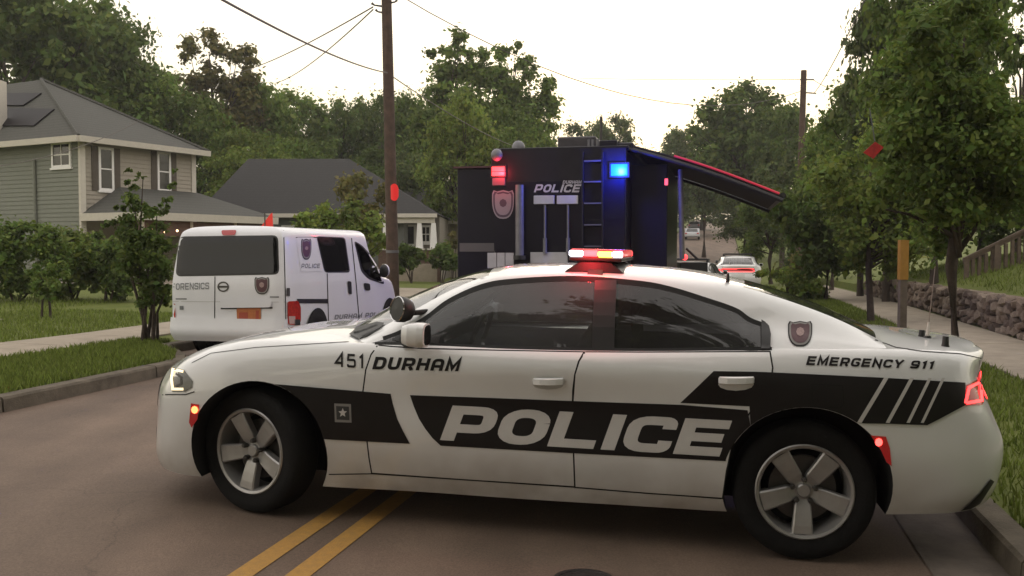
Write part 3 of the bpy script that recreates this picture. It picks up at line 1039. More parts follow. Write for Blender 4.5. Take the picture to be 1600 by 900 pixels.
# black lower valance at the tail and the nose
cskin('rear_valance', [[(1552,752),(1530,786),(1516,794),(1500,797),(1512,788),(1530,770),(1546,748)]], M_BLK, .006)
def front_ray(u, v):
    return Vector((3, u, v)), Vector((-1, 0, 0))
def fskin(name, polys, m, off, parent=None, step=.1):
    return project(name, polys, front_ray, CAR_BVH, off, m, parent or police, step, .01)
fskin('grille', [rr(-.52, .50, .52, .70, .05)[:-1]], M_BLK, .005)
fskin('lower_intake', [rr(-.60, .27, .60, .40, .04)[:-1]], M_BLK, .005)
cskin('bumper_shadow_line', strip([(254,617),(262,616.5),(290,616.5),(304,612)], 1.6), M_SEAM, .002)  # dark strip painted as the shadow line under headlight and bumper ledge
# wipers and cowl
cskin('cowl', [[(545,524),(560,512),(590,504),(602,506),(596,512),(575,526),(560,531)]], M_BLK, .008)
for a, b in (((552,522),(590,508)), ((566,526),(598,512))):
    cskin('wiper', strip([a, b], 2.2), mat('wiper_rubber', (.05, .05, .045), .6), .02)

# wheels
def make_wheel(parent, loc, side, steer, spin):
    t = MB()
    prof_ = [(.235, .085), (.255, .098), (.300, .108), (.335, .104), (.352, .090), (.3605, .07), (.362, .0), (.3605, -.07), (.352, -.09), (.335, -.104), (.30, -.108), (.235, -.095), (.225, 0)]
    t.lathe(prof_, 72, closed=True)
    wh = t.build('wheel', M_RUB, parent, True, angle=60)
    r = MB()
    r.lathe([(.240, .088), (.250, .099), (.243, .105), (.229, .100), (.221, .075), (.214, .02), (.212, -.09)], 72)
    nsp = 5
    for k in range(nsp):
        a = 2 * math.pi * k / nsp + spin
        Mx = Matrix.Rotation(-a, 4, 'Y')
        pr = [(.04, .028, .058), (.08, .042, .072), (.13, .046, .083), (.18, .050, .091), (.222, .054, .094)]   # r, half-width, face height
        prev = None
        for (rad, hw, hy) in pr:
            sec = [Mx @ Vector((rad, hy - .05, -hw)), Mx @ Vector((rad, hy - .006, -hw)), Mx @ Vector((rad, hy, -hw * .84)), Mx @ Vector((rad, hy - .002, 0)), Mx @ Vector((rad, hy, hw * .84)), Mx @ Vector((rad, hy - .006, hw)), Mx @ Vector((rad, hy - .05, hw))]
            if prev:
                q = prev + sec
                r.add(q, [(i, i + 1, 8 + i, 7 + i) for i in range(6)])
            prev = sec
    r.lathe([(0, .078), (.030, .078), (.036, .072), (.038, .060), (.062, .058), (.068, .04)], 40)
    rim = r.build('rim', M_ALLOY, wh, True, angle=22)
    for k in range(5):
        a = 2 * math.pi * (k + .5) / 5 + spin
        n_ = MB().lathe([(.0, .094), (.010, .094), (.0145, .086), (.0145, .04)], 6, Matrix.Translation((.060 * math.cos(a), 0, .060 * math.sin(a))))
        n_.build('lug_nut', M_STEEL, wh)
    MB().lathe([(.03, .0), (.172, .0), (.172, -.025), (.03, -.025)], 40, closed=True).build('brake_disc', mat('disc_steel', (.10, .09, .085), .5, metal=.6, var=.3), wh, True, angle=30)
    bk = MB().lathe([(.0, -.06), (.213, -.06), (.213, -.075)], 36).build('hub_backing', M_DARK, wh, True)
    wh.location = loc
    wh.rotation_euler = (0, 0, steer + (math.pi if side < 0 else 0))
    return wh
make_wheel(police, (.0, .785, .362), 1, R(-17), -math.pi / 2 + .12)
make_wheel(police, (.0, -.785, .362), -1, R(-17), .1)
make_wheel(police, (-3.052, .785, .362), 1, 0, -math.pi / 2)
make_wheel(police, (-3.052, -.785, .362), -1, 0, .6)
# handles
def handle(px0, px1, py, m, parent):
    a, b = [CAR_BVH.ray_cast(*car_ray(u, py))[0] for u in (px0, px1)]
    d = (a - b)
    L = d.length
    d.normalize()
    cc = (a + b) / 2
    n = Vector((0, 1, 0))
    zz = Vector((0, 0, 1))
    pr = [(-.5, .004, .016), (-.46, .020, .020), (-.25, .036, .021), (0, .040, .021), (.25, .036, .021), (.46, .020, .020), (.5, .004, .016)]
    mb = MB()
    prev = None
    for t, h, w in pr:
        p = cc + d * (L * t) + n * h
        sec = [p - zz * w - n * .014, p - zz * w * .7, p + zz * w * .7, p + zz * w - n * .014]
        if prev:
            mb.add(prev + sec, [(0, 1, 5, 4), (1, 2, 6, 5), (2, 3, 7, 6), (3, 0, 4, 7)])
        prev = sec
    o = mb.build('door_handle', m, parent, True, angle=60)
    return o
cskin('handle_recess', [[(857 + 24 * math.cos(k * .524), 601 + 7 * math.sin(k * .524)) for k in range(12)]], mat('recess_shade', (.45, .45, .44), .5), .0062, fdoor)  # greyer skin paints the shade inside the handle recess
cskin('handle_recess', [[(1150 + 28 * math.cos(k * .524), 600 + 10 * math.sin(k * .524)) for k in range(12)]], M_LETW, .0085, rdoor)
handle(832, 882, 596, M_WHITE, fdoor)
handle(1122, 1179, 594, M_WHITE, rdoor)
# mirrors and spotlight
for sg in (1, -1):
    b = MB()
    pr = [(-.905, .02, .02), (-.92, .075, .052), (-.955, .098, .064), (-1.01, .105, .068), (-1.045, .10, .064), (-1.05, .085, .055)]
    prev = None
    n = 14
    for x, hy, hz in pr:
        sec = []
        for k in range(n):
            t = 2 * math.pi * k / n
            cx_, sx_ = math.cos(t), math.sin(t)
            sec.append(Vector((x, sg * (1.0 + hy * .82 * math.copysign(abs(cx_) ** .6, cx_)), 1.095 + hz * math.copysign(abs(sx_) ** .6, sx_))))
        if prev:
            b.add(prev + sec, [(k, (k + 1) % n, n + (k + 1) % n, n + k) for k in range(n)])
        else:
            b.add(sec, [tuple(range(n))])
        prev = sec
    mo = b.build('side_mirror', M_WHITE, police, True, angle=50)
    MB().add(prev, [tuple(range(n))]).build('mirror_glass', mat('mirror_black', (.01, .01, .01), .1), mo)
    MB().tube([(-.90, sg * .93, 1.055), (-.92, sg * .83, 1.035)], [.035, .045], 8).build('mirror_arm', M_BLK, mo, True)
    # black sail panel in front of the window
for sg in (1,):
    sp = MB()
    d = Vector((.62, .74, .12)).normalized()
    c = Vector((-.86, .835, 1.215))
    Mx = Matrix.Translation(c) @ d.to_track_quat('Y', 'Z').to_matrix().to_4x4()
    Mx = Mx @ Matrix.Scale(.88, 4)
    sp.lathe([(0, -.075), (.035, -.07), (.065, -.045), (.08, -.01), (.083, .035), (.078, .045), (.0, .05)], 28, Mx)
    so = sp.build('spotlight', M_BLK, police, True, angle=45)
    MB().lathe([(.079, .040), (.083, .046), (.079, .052), (.074, .047)], 28, Mx, closed=True).build('spotlight_ring', mat('chrome', (.5, .5, .5), .2, metal=1), so, True)
    MB().tube([c + Vector((-.02, -.03, -.05)), c + Vector((-.04, -.05, -.02)), Vector((-.95, .745, 1.20)), Vector((-1.0, .70, 1.205))], [.018, .016, .016, .014], 8).build('spotlight_arm', M_BLK, so, True)
cskin('mirror_sail', [[(612,531),(632,520),(650,508),(664,500),(664,541),(640,539)]], M_BLK, .006)

# roof light bar
lb = MB().box((-2.055, -.60, 1.515), (-1.755, .60, 1.538)).build('light_bar', M_BLK, police, bevel=.008)
M_LRED = mat('lightbar_red_lit', (.6, .03, .03), .3, emit=(1.0, .03, .035, 11.0))
M_LAMB = mat('lightbar_amber_lit', (.8, .4, .05), .3, emit=(1.0, .50, .05, 9.0))
M_LWHT = mat('lightbar_white_lit', (.9, .9, .95), .3, emit=(.95, .9, 1.0, 7.0))
M_LCLR = mat('lightbar_dome', (.35, .03, .035), .15, emit=(1, .05, .05, .9), coat=.5)
def lb_seg(x0, x1, y0, y1, z0, z1, m, name):
    MB().box((x0, y0, z0), (x1, y1, z1)).build(name, m, lb, bevel=.007)
lb_seg(-2.05, -1.76, -.56, .545, 1.542, 1.584, M_LCLR, 'lens')
lb_seg(-1.83, -1.755, .548, .602, 1.542, 1.574, M_LWHT, 'corner_lamp')
lb_seg(-2.055, -2.00, .548, .602, 1.542, 1.574, M_LWHT, 'corner_lamp')
lb_seg(-1.915, -1.835, .548, .600, 1.542, 1.576, M_LRED, 'red_lamp')
lb_seg(-1.996, -1.92, .548, .604, 1.540, 1.572, M_LAMB, 'amber_lamp')
lb_seg(-2.05, -1.76, -.60, -.563, 1.542, 1.574, M_LRED, 'red_lamp')
for sg in (1, -1):
    b = MB()
    b.hexa([(-2.07, sg*.60, 1.452), (-1.73, sg*.60, 1.452), (-1.73, sg*.50, 1.462), (-2.07, sg*.50, 1.462)] if sg < 0 else [(-2.07, .50, 1.462), (-1.73, .50, 1.462), (-1.73, .60, 1.452), (-2.07, .60, 1.452)],
           [(-1.99, -.585, 1.514), (-1.82, -.585, 1.514), (-1.82, -.52, 1.514), (-1.99, -.52, 1.514)] if sg < 0 else [(-1.99, .52, 1.514), (-1.82, .52, 1.514), (-1.82, .585, 1.514), (-1.99, .585, 1.514)])
    b.build('mounting_foot', M_BLK, lb, bevel=.006)
    MB().hexa([(-1.96, sg*.70 - .006, 1.385), (-1.86, sg*.70 - .006, 1.385), (-1.86, sg*.70 + .006, 1.385), (-1.96, sg*.70 + .006, 1.385)],
              [(-1.95, sg*.615 - .006, 1.47), (-1.87, sg*.615 - .006, 1.47), (-1.87, sg*.615 + .006, 1.47), (-1.95, sg*.615 + .006, 1.47)]).build('mounting_strap', M_BLK, lb)
def lamp(name, parent, loc, color, energy, size):
    d_ = bpy.data.lights.new(name, 'POINT')
    d_.energy, d_.color, d_.shadow_soft_size = energy, color, size
    o_ = bpy.data.objects.new(name, d_)
    col.objects.link(o_)
    o_.parent = parent
    o_.location = loc
    return o_
lamp('red_lamp_light', lb, (-1.87, .72, 1.58), (1, .04, .05), 5.0, .04)
lamp('red_lamp_light', lb, (-1.90, .15, 1.66), (1, .04, .05), 6.0, .06)
# antennas
def stub(px, py, h, r, name='antenna_stub'):
    p = CAR_BVH.ray_cast(*car_ray(px, py))[0]
    MB().tube([p - Vector((0, 0, .01)), p + Vector((0, 0, h * .25)), p + Vector((0, 0, h))], [r * 1.3, r, r * .85], 12).build(name, M_BLK, police, True, angle=50)
    return p
stub(1477, 541, .052, .018)
stub(1440, 526, .038, .018)
p = stub(1449, 528, .012, .022, 'antenna_base')
MB().tube([p, p + Vector((-.004, 0, .09))], [.012, .006], 8).build('whip_antenna', mat('antenna_pale', (.55, .5, .45), .4), police, True)
MB().tube([p + Vector((-.004, 0, .09)), p + Vector((-.015, 0, .27)), p + Vector((-.022, 0, .40))], [.003, .0025, .002], 6).build('whip_antenna', mat('antenna_wire', (.25, .2, .17), .4), police, True)
p = CAR_BVH.ray_cast(*car_ray(1137, 441))[0]
MB().tube([p, p + Vector((0, 0, .05))], [.012, .006], 8).build('roof_antenna', M_BLK, police, True)
# cabin: trim tray at the sill line, dashboard, seats, wheel, cage
MB().prism([(-.66, -.83, 1.0), (-.66, .83, 1.0), (-3.3, .82, 1.04), (-3.3, -.82, 1.04)][::-1], (0, 0, -.03)).build('cabin_trim', M_INT, police)
MB().hexa([(-1.02, -.74, .98), (-.62, -.74, .98), (-.62, .74, .98), (-1.02, .74, .98)], [(-.98, -.70, 1.085), (-.74, -.66, 1.06), (-.74, .66, 1.06), (-.98, .70, 1.085)]).build('dashboard', M_INT, police, bevel=.02)
M_SEAT = mat('seat_cloth', (.06, .06, .062), .9, var=.25, scale=25)
for y in (.38, -.38):
    st = MB().hexa([(-1.92, y - .24, .95), (-1.76, y - .24, .95), (-1.76, y + .24, .95), (-1.92, y + .24, .95)], [(-2.02, y - .19, 1.22), (-1.92, y - .19, 1.22), (-1.92, y + .19, 1.22), (-2.02, y + .19, 1.22)]).build('seat', M_SEAT, police, bevel=.05, seg=3)
    MB().hexa([(-2.05, y - .12, 1.245), (-1.96, y - .12, 1.245), (-1.96, y + .12, 1.245), (-2.05, y + .12, 1.245)], [(-2.07, y - .11, 1.37), (-1.99, y - .11, 1.37), (-1.99, y + .11, 1.37), (-2.07, y + .11, 1.37)]).build('headrest', M_SEAT, st, bevel=.035, seg=3)
MB().hexa([(-2.98, -.6, .98), (-2.80, -.6, .98), (-2.80, .6, .98), (-2.98, .6, .98)], [(-3.03, -.55, 1.16), (-2.94, -.55, 1.16), (-2.94, .55, 1.16), (-3.03, .55, 1.16)]).build('seat', M_SEAT, police, bevel=.05, seg=3)
sw = MB()
Mx = Matrix.Translation((-1.20, .38, 1.03)) @ Matrix.Rotation(R(-65), 4, 'Z') @ Matrix.Rotation(0, 4, 'X')
ring = [Vector((-1.20 - .06 * math.sin(t), .38 + .185 * math.cos(t), 1.04 + .17 * math.sin(t))) for t in np.linspace(0, 2 * math.pi, 33)]
MB().tube(ring, .016, 8, False).build('steering_wheel', mat('wheel_grip', (.05, .05, .05), .5), police, True)
cg = MB()
for y in np.linspace(-.62, .62, 11):
    cg.tube([(-2.14, y, 1.0), (-2.10, y * .86, 1.40)], .006, 6)
for z in (1.06, 1.2, 1.33):
    cg.tube([(-2.13, -.62, z), (-2.13, .62, z)], .007, 6)
cg.build('prisoner_cage', M_BLK, police)

# ================================================================== THE FORENSICS VAN
VTH = R(13.5)
vc = ad(354, 556, 12.75)
van = empty('white_van', (vc.x, vc.y, .035), (0, 0, math.pi / 2 - VTH))
tag(van, 'white police forensics van with orange plate parked at the left kerb', 'van')
VANM = Matrix.Translation(van.location) @ Matrix.Rotation(math.pi / 2 - VTH, 4, 'Z')
VANI = VANM.inverted()
vx = [0, 0, .015, .11, .6, 1.4, 2.3, 3.0]
vrows = [
 [(x + .03, y, .30) for x, y in zip(vx, (0, .45, .72, .80, .82, .83, .83, .83))] + [(3.7,.83,.30),(4.3,.78,.30),(4.58,.58,.30),(4.68,.3,.30),(4.70,0,.30)],
 [(x - .02, y, .42) for x, y in zip(vx, (0, .47, .75, .835, .85, .855, .855, .855))] + [(3.7,.855,.42),(4.32,.80,.42),(4.62,.60,.42),(4.72,.3,.42),(4.74,0,.42)],
 [(x, y, .62) for x, y in zip(vx, (0, .47, .75, .84, .86, .865, .865, .865))] + [(3.7,.865,.62),(4.32,.81,.62),(4.62,.61,.62),(4.71,.3,.62),(4.73,0,.62)],
 [(x, y, .98) for x, y in zip(vx, (0, .47, .75, .84, .86, .865, .865, .865))] + [(3.65,.86,.98),(4.15,.80,.95),(4.45,.60,.90),(4.56,.3,.88),(4.58,0,.88)],
 [(x + .012, y, 1.14) for x, y in zip(vx, (0, .465, .745, .832, .85, .855, .855, .85))] + [(3.50,.835,1.10),(3.9,.76,1.06),(4.15,.56,1.02),(4.25,.3,1.0),(4.27,0,1.0)],
 [(x + .06, y, 1.45) for x, y in zip(vx, (0, .45, .72, .80, .815, .82, .815, .80))] + [(3.28,.77,1.40),(3.55,.69,1.36),(3.72,.50,1.32),(3.79,.27,1.31),(3.81,0,1.31)],
 [(x + .10, y, 1.72) for x, y in zip(vx, (0, .43, .69, .76, .775, .78, .77, .74))] + [(2.98,.70,1.66),(3.15,.63,1.63),(3.28,.45,1.61),(3.34,.25,1.60),(3.36,0,1.60)],
 [(x + .15, y, 1.81) for x, y in zip(vx, (0, .40, .64, .70, .715, .72, .70, .67))] + [(2.80,.62,1.76),(2.92,.55,1.74),(3.02,.4,1.73),(3.07,.2,1.72),(3.08,0,1.72)],
 [(x + .22, y, 1.855) for x, y in zip(vx, (0, .30, .50, .52, .53, .53, .52, .50))] + [(2.65,.45,1.81),(2.75,.40,1.80),(2.82,.3,1.79),(2.86,.15,1.79),(2.87,0,1.79)],
 [(x + .26, 0, 1.87) for x in vx] + [(2.55,0,1.83),(2.62,0,1.82),(2.68,0,1.82),(2.70,0,1.815),(2.71,0,1.815)],
]
VG = net(vrows, 8, 4) * np.array((1, 1.045, 1))
VG[:, 0, 1] = VG[:, -1, 1] = VG[-1, :, 1] = 0
vme = hull_mesh(VG, 'van_body')
M_VW = mat('van_white_paint', (.70, .705, .74), .38, var=.03, scale=2, coat=.4)
link('body', vme, M_VW, van, True, 50)
VBVH = BVHTree.FromPolygons([Vector(v.co) for v in vme.vertices], [tuple(p_.vertices) for p_ in vme.polygons])
VCAM = VANI @ CAM
def van_ray(u, v):
    return VCAM, ((VANI @ (CAM + ray(u, v))) - VCAM).normalized()
def vskin(name, polys, m, off=.004, parent=None, step=12):
    return project(name, polys, van_ray, VBVH, off, m, parent or van, step, 1.5)
M_VGL = mat('van_tinted_glass', (.008, .008, .009), .03, spec=.38, var=.1)
def rpoly(pts, r):
    n = len(pts)
    out = []
    for i in range(n):
        p, a, b = Vector(pts[i]), Vector(pts[i - 1]), Vector(pts[(i + 1) % n])
        da, db = (a - p), (b - p)
        s, e = p + da.normalized() * min(r, da.length * .45), p + db.normalized() * min(r, db.length * .45)
        for k in range(5):
            t = k / 4
            out.append(tuple(s * (1 - t) ** 2 + p * 2 * t * (1 - t) + e * t * t))
    return out
rw = [(283,372),(432,370),(434,424),(430,427),(277,430)]
vskin('window_seal', [rpoly([(280,369.5),(434.5,367.5),(436.5,429),(274.5,432)], 9)], M_BLK, .003)
vskin('rear_window', [rpoly([(283,371.5),(432,369.5),(434,426.5),(277,429.5)], 8)], M_VGL, .006)
vskin('window_seal', [rpoly([(494,369),(539,371),(547,426),(507,426)], 5)], M_BLK, .003)
vskin('side_window', [rpoly([(495.5,370.5),(537.5,372.5),(545,424.5),(508,424.5)], 4)], M_VGL, .006)
vskin('window_seal', [rpoly([(553,376),(565,383),(579,398),(592,420),(601,445),(590,441),(575,436),(564,424)], 5)], M_BLK, .003)
vskin('front_window', [rpoly([(555,379),(564,385),(577,400),(589,420),(597,441),(589,438),(577,433),(566,421)], 4)], glass_mat('van_front_glass', (.10, .11, .11)), .007)
vskin('front_window_backing', [rpoly([(555,379),(564,385),(577,400),(589,420),(597,441),(589,438),(577,433),(566,421)], 4)], mat('van_cabin_dark', (.05, .055, .05), .9, var=.5, scale=9), .005)
# door seams
for pts_ in ([(443,360),(445,430),(447,530),(447,556)], [(336,432),(335,545)], [(268,500),(268,545),(335,545),(440,545)], [(511,427),(513,500),(514,560)], [(549,372),(556,440),(561,500),(572,560)], [(462,371),(500,371)]):
    vskin('door_joint', strip(pts_, 1.4), M_SEAM, .003)
vskin('panel_crease', strip([(270,471),(445,472)], 1.0), mat('crease_grey', (.5, .5, .5), .6), .003)
vskin('sliding_rail', [[(463,467),(512,467),(512,474),(466,474)]], M_BLK, .006)
vskin('blank_panel', [rpoly([(462,371),(492,371),(505,424),(470,425)], 4)], M_VW, .004)
hb = vskin('plate_light_bar', [rpoly([(345,470),(426,470),(424,480),(348,481)], 3)], M_VW, .03)
vskin('plate_shadow_gap', strip([(345,482),(426,481)], 2.2), M_SEAM, .003)
pl_ = vskin('licence_plate', [rpoly([(370,482),(408,481),(408,504),(371,505)], 2)], mat('orange_plate', (.42, .13, .035), .5, var=.2, scale=40), .008)
vskin('plate_mark', [[(374,488),(388,488),(388,500),(374,500)]], mat('plate_red', (.35, .06, .03), .5), .010, pl_)
vskin('plate_mark', [[(400,485),(405,485),(405,501),(400,501)]], mat('plate_red', (.35, .06, .03), .5), .010, pl_)
vskin('brake_light', [rpoly([(346,360.5),(370,360),(368,367.5),(348,368)], 3)], M_REDD, .012)
for pg in ([(448,471),(465,470),(469,480),(469,503),(464,508),(449,507)], [(269,475),(275,474),(275,508),(269,508)]):
    tlv = vskin('taillight', [rpoly(pg, 3)], mat('van_red_lens', (.42, .02, .015), .2, coat=.6, var=.4, scale=25), .012)
    if pg[0][0] > 300:
        vskin('reversing_lens', [[(450,494),(460,494),(460,506),(451,506)]], mat('pale_lens', (.5, .35, .33), .2), .014, tlv)
vskin('taillight_black', [[(459,499),(468,499),(468,508),(459,508)]], M_BLK, .014)
M_VTX = mat('van_grey_lettering', (.16, .17, .18), .5)
def vtext(name, txt, bl, br, tl, tr, t=.2, m=None, slant=.2):
    return ctext(name, txt, bl, br, tl, tr, m or M_VTX, .006, t=t, gap=.2, slant=slant, fn=vskin)
vtext('forensics_lettering', 'FORENSICS', (268,453), (327,451.5), (268,443), (327,441.5), .15, slant=0)
vtext('small_lettering', 'POLICE', (470,419), (500,419), (470,412), (500,412), .2)
vtext('durham_lettering', 'DURHAM', (522,499), (566,496), (522,492), (566,489), .2)
vtext('police_side_lettering', 'POLICE', (570,496), (606,493), (570,489), (606,486), .2)
vskin('model_badge', [[(275,466),(292,466),(292,468),(275,468)]], M_VTX, .005)
vskin('model_badge', [[(281,478),(287,478),(287,484),(281,484)]], M_VTX, .005)
vskin('model_badge', [[(422,463),(436,463),(436,465),(422,465)]], M_VTX, .005)
ring_ = [(349 + 8 * math.cos(t), 448 + 7 * math.sin(t)) for t in np.linspace(0, 2 * math.pi, 17)]
vskin('maker_badge', strip(ring_, 2.2), M_STEEL, .006)
vskin('maker_badge', [[(340,446.5),(358,446.5),(358,449.5),(340,449.5)]], M_STEEL, .008)
def vsk2(name, polys, m, off, parent, step):
    return vskin(name, polys, m, off, parent, step)
emblem(vsk2, 398, 433, 421, 460, .006)
emblem(vsk2, 470, 373, 486, 406, .006)
vskin('door_latch', [[(447,450),(452,450),(452,463),(447,462)]], M_STEEL, .012)
vskin('door_handle', [rpoly([(542,439),(548,440),(549,460),(544,459)], 2)], M_BLK, .012)
vskin('door_handle', [rpoly([(567,442),(577,443),(578,454),(570,454)], 3)], M_BLK, .012)
bmp = MB()
bmp.add(*mirror(*grid_faces(VG * np.array((1, 1.012, 1)) + np.array((-.035, 0, -.03)), 0, 8, 0, 24)))
bo = bmp.build('rear_bumper', M_VW, van, True, angle=60)
# wheels, mirror, roof details
for x in (.95, 3.85):
    for sg in (1, -1):
        t = MB().lathe([(.19, .085), (.25, .095), (.295, .085), (.305, .05), (.305, -.05), (.295, -.085), (.25, -.095), (.19, -.085)], 40, closed=True)
        wv = t.build('wheel', M_RUB, van, True, angle=60)
        MB().lathe([(0, .05), (.05, .06), (.10, .045), (.17, .06), (.195, .08)], 30).build('rim', M_ALLOY, wv, True)
        wv.location = (x, sg * .83, .305)
        wv.rotation_euler = (0, 0, math.pi if sg < 0 else 0)
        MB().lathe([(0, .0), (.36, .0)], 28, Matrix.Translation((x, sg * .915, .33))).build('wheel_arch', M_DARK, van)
mm_ = MB()
mm_.sphere((3.42, -.98, 1.17), .1, 12, (.62, .85, 1.15))
mo = mm_.build('side_mirror', M_BLK, van, True)
MB().sphere((3.46, -.985, 1.175), .1, 12, (.60, .84, 1.12)).build('mirror_shell', M_VW, mo, True)
MB().tube([(3.42, -.90, 1.10), (3.46, -.80, 1.08)], [.03, .035], 6).build('mirror_arm', M_BLK, mo)
# small red pennant seen above the van roof
pf = ad(414, 352, 16.2)
fl_ = empty('red_pennant', gnd(pf))
tag(fl_, 'small red pennant on a thin rod showing above the white van roof', 'flag')
h0 = pf.z - fl_.location.z
MB().tube([(0, 0, 0), (0, 0, h0 + .22)], .012, 6).build('rod', M_STEEL, fl_)
MB().prism([(-.07, 0, h0 - .02), (.14, 0, h0 - .02), (.13, 0, h0 + .22), (.09, 0, h0 + .19)], (0, .012, 0)).build('cloth', mat('red_glow_cloth', (.55, .035, .025), .7, var=.2, scale=12, emit=(1, .06, .04, .25)), fl_)  # faint emission paints the red emergency light onto the cloth

# ================================================================== THE MOBILE COMMAND TRUCK
TTH = RA
tc_ = ad(873, 520, 17.3)
truck = empty('command_truck', (tc_.x, tc_.y, -.02), (0, 0, math.pi / 2 - TTH))
tag(truck, 'large black police command truck with open awning standing behind the white sedan', 'truck')
TM = Matrix.Translation(truck.location) @ Matrix.Rotation(math.pi / 2 - TTH, 4, 'Z')
TI = TM.inverted()
M_TRK = mat('truck_black_paint', (.006, .005, .014), .30, var=.25, scale=1.2, spec=.22)
M_TRK2 = mat('truck_graphite', (.010, .009, .014), .4, var=.3, scale=2, spec=.25)
M_TWH = mat('truck_white_panel', (.42, .42, .46), .5, var=.1, scale=4)
M_TGR = mat('truck_grey_metal', (.15, .15, .165), .45, metal=.2, var=.2, scale=6)
def tpx(u, v, x=0.0):                        # pixel -> truck coordinates on the plane x = const
    o = TI @ CAM
    d = (TI @ (CAM + ray(u, v))) - o
    return o + d * ((x - o.x) / d.x)
b = MB().box((0, -1.25, .55), (9.2, 1.25, 3.42))
tb = b.build('box_body', M_TRK, truck, bevel=.05)
MB().box((.05, -1.28, 3.424), (9.15, 1.28, 3.50)).build('roof', M_TRK2, truck, bevel=.02)
MB().box((.8, 1.253, .98), (4.2, 2.20, 3.20)).build('slide_out', M_TRK, truck, bevel=.03)
MB().box((.75, 1.255, 3.204), (4.25, 2.27, 3.24)).build('slide_out_roof', mat('truck_maroon_edge', (.06, .012, .02), .5), truck)
MB().box((.795, 1.32, 1.55), (.80 - .008, 2.15, 1.72)).build('reflective_band', mat('band_grey', (.10, .09, .10), .4), truck)
MB().box((.7, -1.95, 1.0), (4.6, -1.253, 3.20)).build('slide_out', M_TRK, truck, bevel=.03)
MB().box((9.2, -1.2, .5), (10.9, 1.2, 2.55)).build('cab', M_TRK2, truck, bevel=.12, seg=3)
MB().box((.15, -1.1, .40), (10.5, 1.1, .546)).build('chassis', M_BLK, truck)
for x in (2.2, 3.3, 9.6):
    for sg in (1, -1):
        w_ = MB().lathe([(.28, .13), (.42, .14), (.49, .12), (.50, .08), (.50, -.10), (.42, -.14), (.28, -.13)], 36, closed=True).build('wheel', M_RUB, truck, True, angle=60)
        MB().lathe([(0, .02), (.12, .06), (.26, .04), (.29, .12)], 28).build('rim', M_TGR, w_, True)
        w_.location, w_.rotation_euler = (x, sg * 1.05, .50), (0, 0, math.pi if sg < 0 else 0)
def tbox(name, u0, v0, u1, v1, th, m, bevel=.0, x=0.0, parent=None):   # a plate on the tail, given by its corners in the photograph
    a, c = tpx(u0, v0, x), tpx(u1, v1, x)
    o = MB().box((x - th, min(a.y, c.y), min(a.z, c.z)), (x + .012 if x == 0 else x, max(a.y, c.y), max(a.z, c.z))).build(name, m, parent or truck, bevel=bevel)
    return o
def tskin(name, polys, m, off, parent=None, step=30):
    vs, fs = tris_of(polys, step)
    P = [tpx(u, v, -off) for u, v in vs]
    fs = [f if (P[f[1]] - P[f[0]]).cross(P[f[2]] - P[f[0]]).x < 0 else f[::-1] for f in fs]
    return link(name, pydata(name, P, fs), m, parent or truck)
tbox('tail_panel', 772, 285, 975, 392, .006, M_TRK)
tbox('upper_tail_panel', 768, 236, 978, 281, .010, M_TRK2)
a_ = tbox('warning_light', 767, 258, 792, 278, .05, M_BLK, .01)
tbox('red_lens', 769.5, 261, 789.5, 268, .062, mat('truck_red_lit', (.8, .1, .1), .3, emit=(1.0, .05, .06, 2.6)), .008, parent=a_)
tbox('red_lens', 769.5, 269, 789.5, 275, .062, mat('truck_red_lit', (.8, .1, .1), .3), .008, parent=a_)
a_ = tbox('warning_light', 952, 254, 984, 278, .05, M_BLK, .01)
tbox('blue_lens', 955, 257, 981, 275, .064, mat('truck_blue_lit', (.02, .1, .7), .3, emit=(.0, .05, 1.0, 8.0)), .01, parent=a_)
tbox('lamp_housing', 770, 278.5, 790, 290, .05, mat('dull_housing', (.12, .08, .10), .6), .008)
M_TLT = mat('truck_lettering', (.40, .40, .48), .5)
q, W = text2d('POLICE', .22, .14, .3)
tskin('police_lettering', [[(834 + p_[0] / W * 75, 300.5 - p_[1] * 12.5) for p_ in k] for k in q], M_TLT, .012)
q, W = text2d('DURHAM', .22, .16, .25)
tskin('city_lettering', [[(879 + p_[0] / W * 30, 287 - p_[1] * 5) for p_ in k] for k in q], M_TLT, .016)
emblem(lambda n_, p_, m_, o_, par, st: tskin(n_, p_, m_, o_, par, 40), 769, 297, 803, 342, .012, None, (mat('tshield_silver', (.24, .22, .27), .5), mat('tshield_dark', (.05, .03, .06), .5), mat('tshield_mid', (.22, .19, .24), .5), mat('tshield_seal', (.07, .04, .07), .5)))
p0, p1 = tpx(812, 289, -.10), tpx(812, 404, -.10)
MB().tube([p0, p1], .08, 16).build('vent_pipe', M_TGR, truck, True, angle=50)
MB().tube([p1 + Vector((0, 0, -.02)), p1 + Vector((0, 0, .06))], .12, 16).build('pipe_foot', M_BLK, truck, True, angle=50)
for (u0, u1, um) in ((835, 867, 851.5), (871, 904, 887.5)):
    fx = tbox('flood_light', u0, 306, u1, 319, .08, M_TWH, .01)
    MB().tube([tpx(um, 319, -.05), tpx(um, 375, -.05)], .022, 10).build('light_pole', M_TGR, fx, True)
    MB().tube([tpx(um, 372, -.05), tpx(um, 396, -.05)], .038, 10).build('light_pole_sleeve', M_TGR, fx, True)
M_LAD = mat('ladder_dark', (.010, .010, .014), .5, spec=.3)
M_RUNG = mat('ladder_rung', (.10, .10, .13), .5)
ld = tbox('ladder', 910, 238, 912, 402, .10, M_LAD)
tbox('ladder_rail', 941, 238, 943, 402, .10, M_LAD, parent=ld)
for v in (252, 284.5, 318, 351.5, 385):
    tbox('rung', 913.3, v - 1, 940.2, v + .8, .095, M_RUNG, parent=ld)
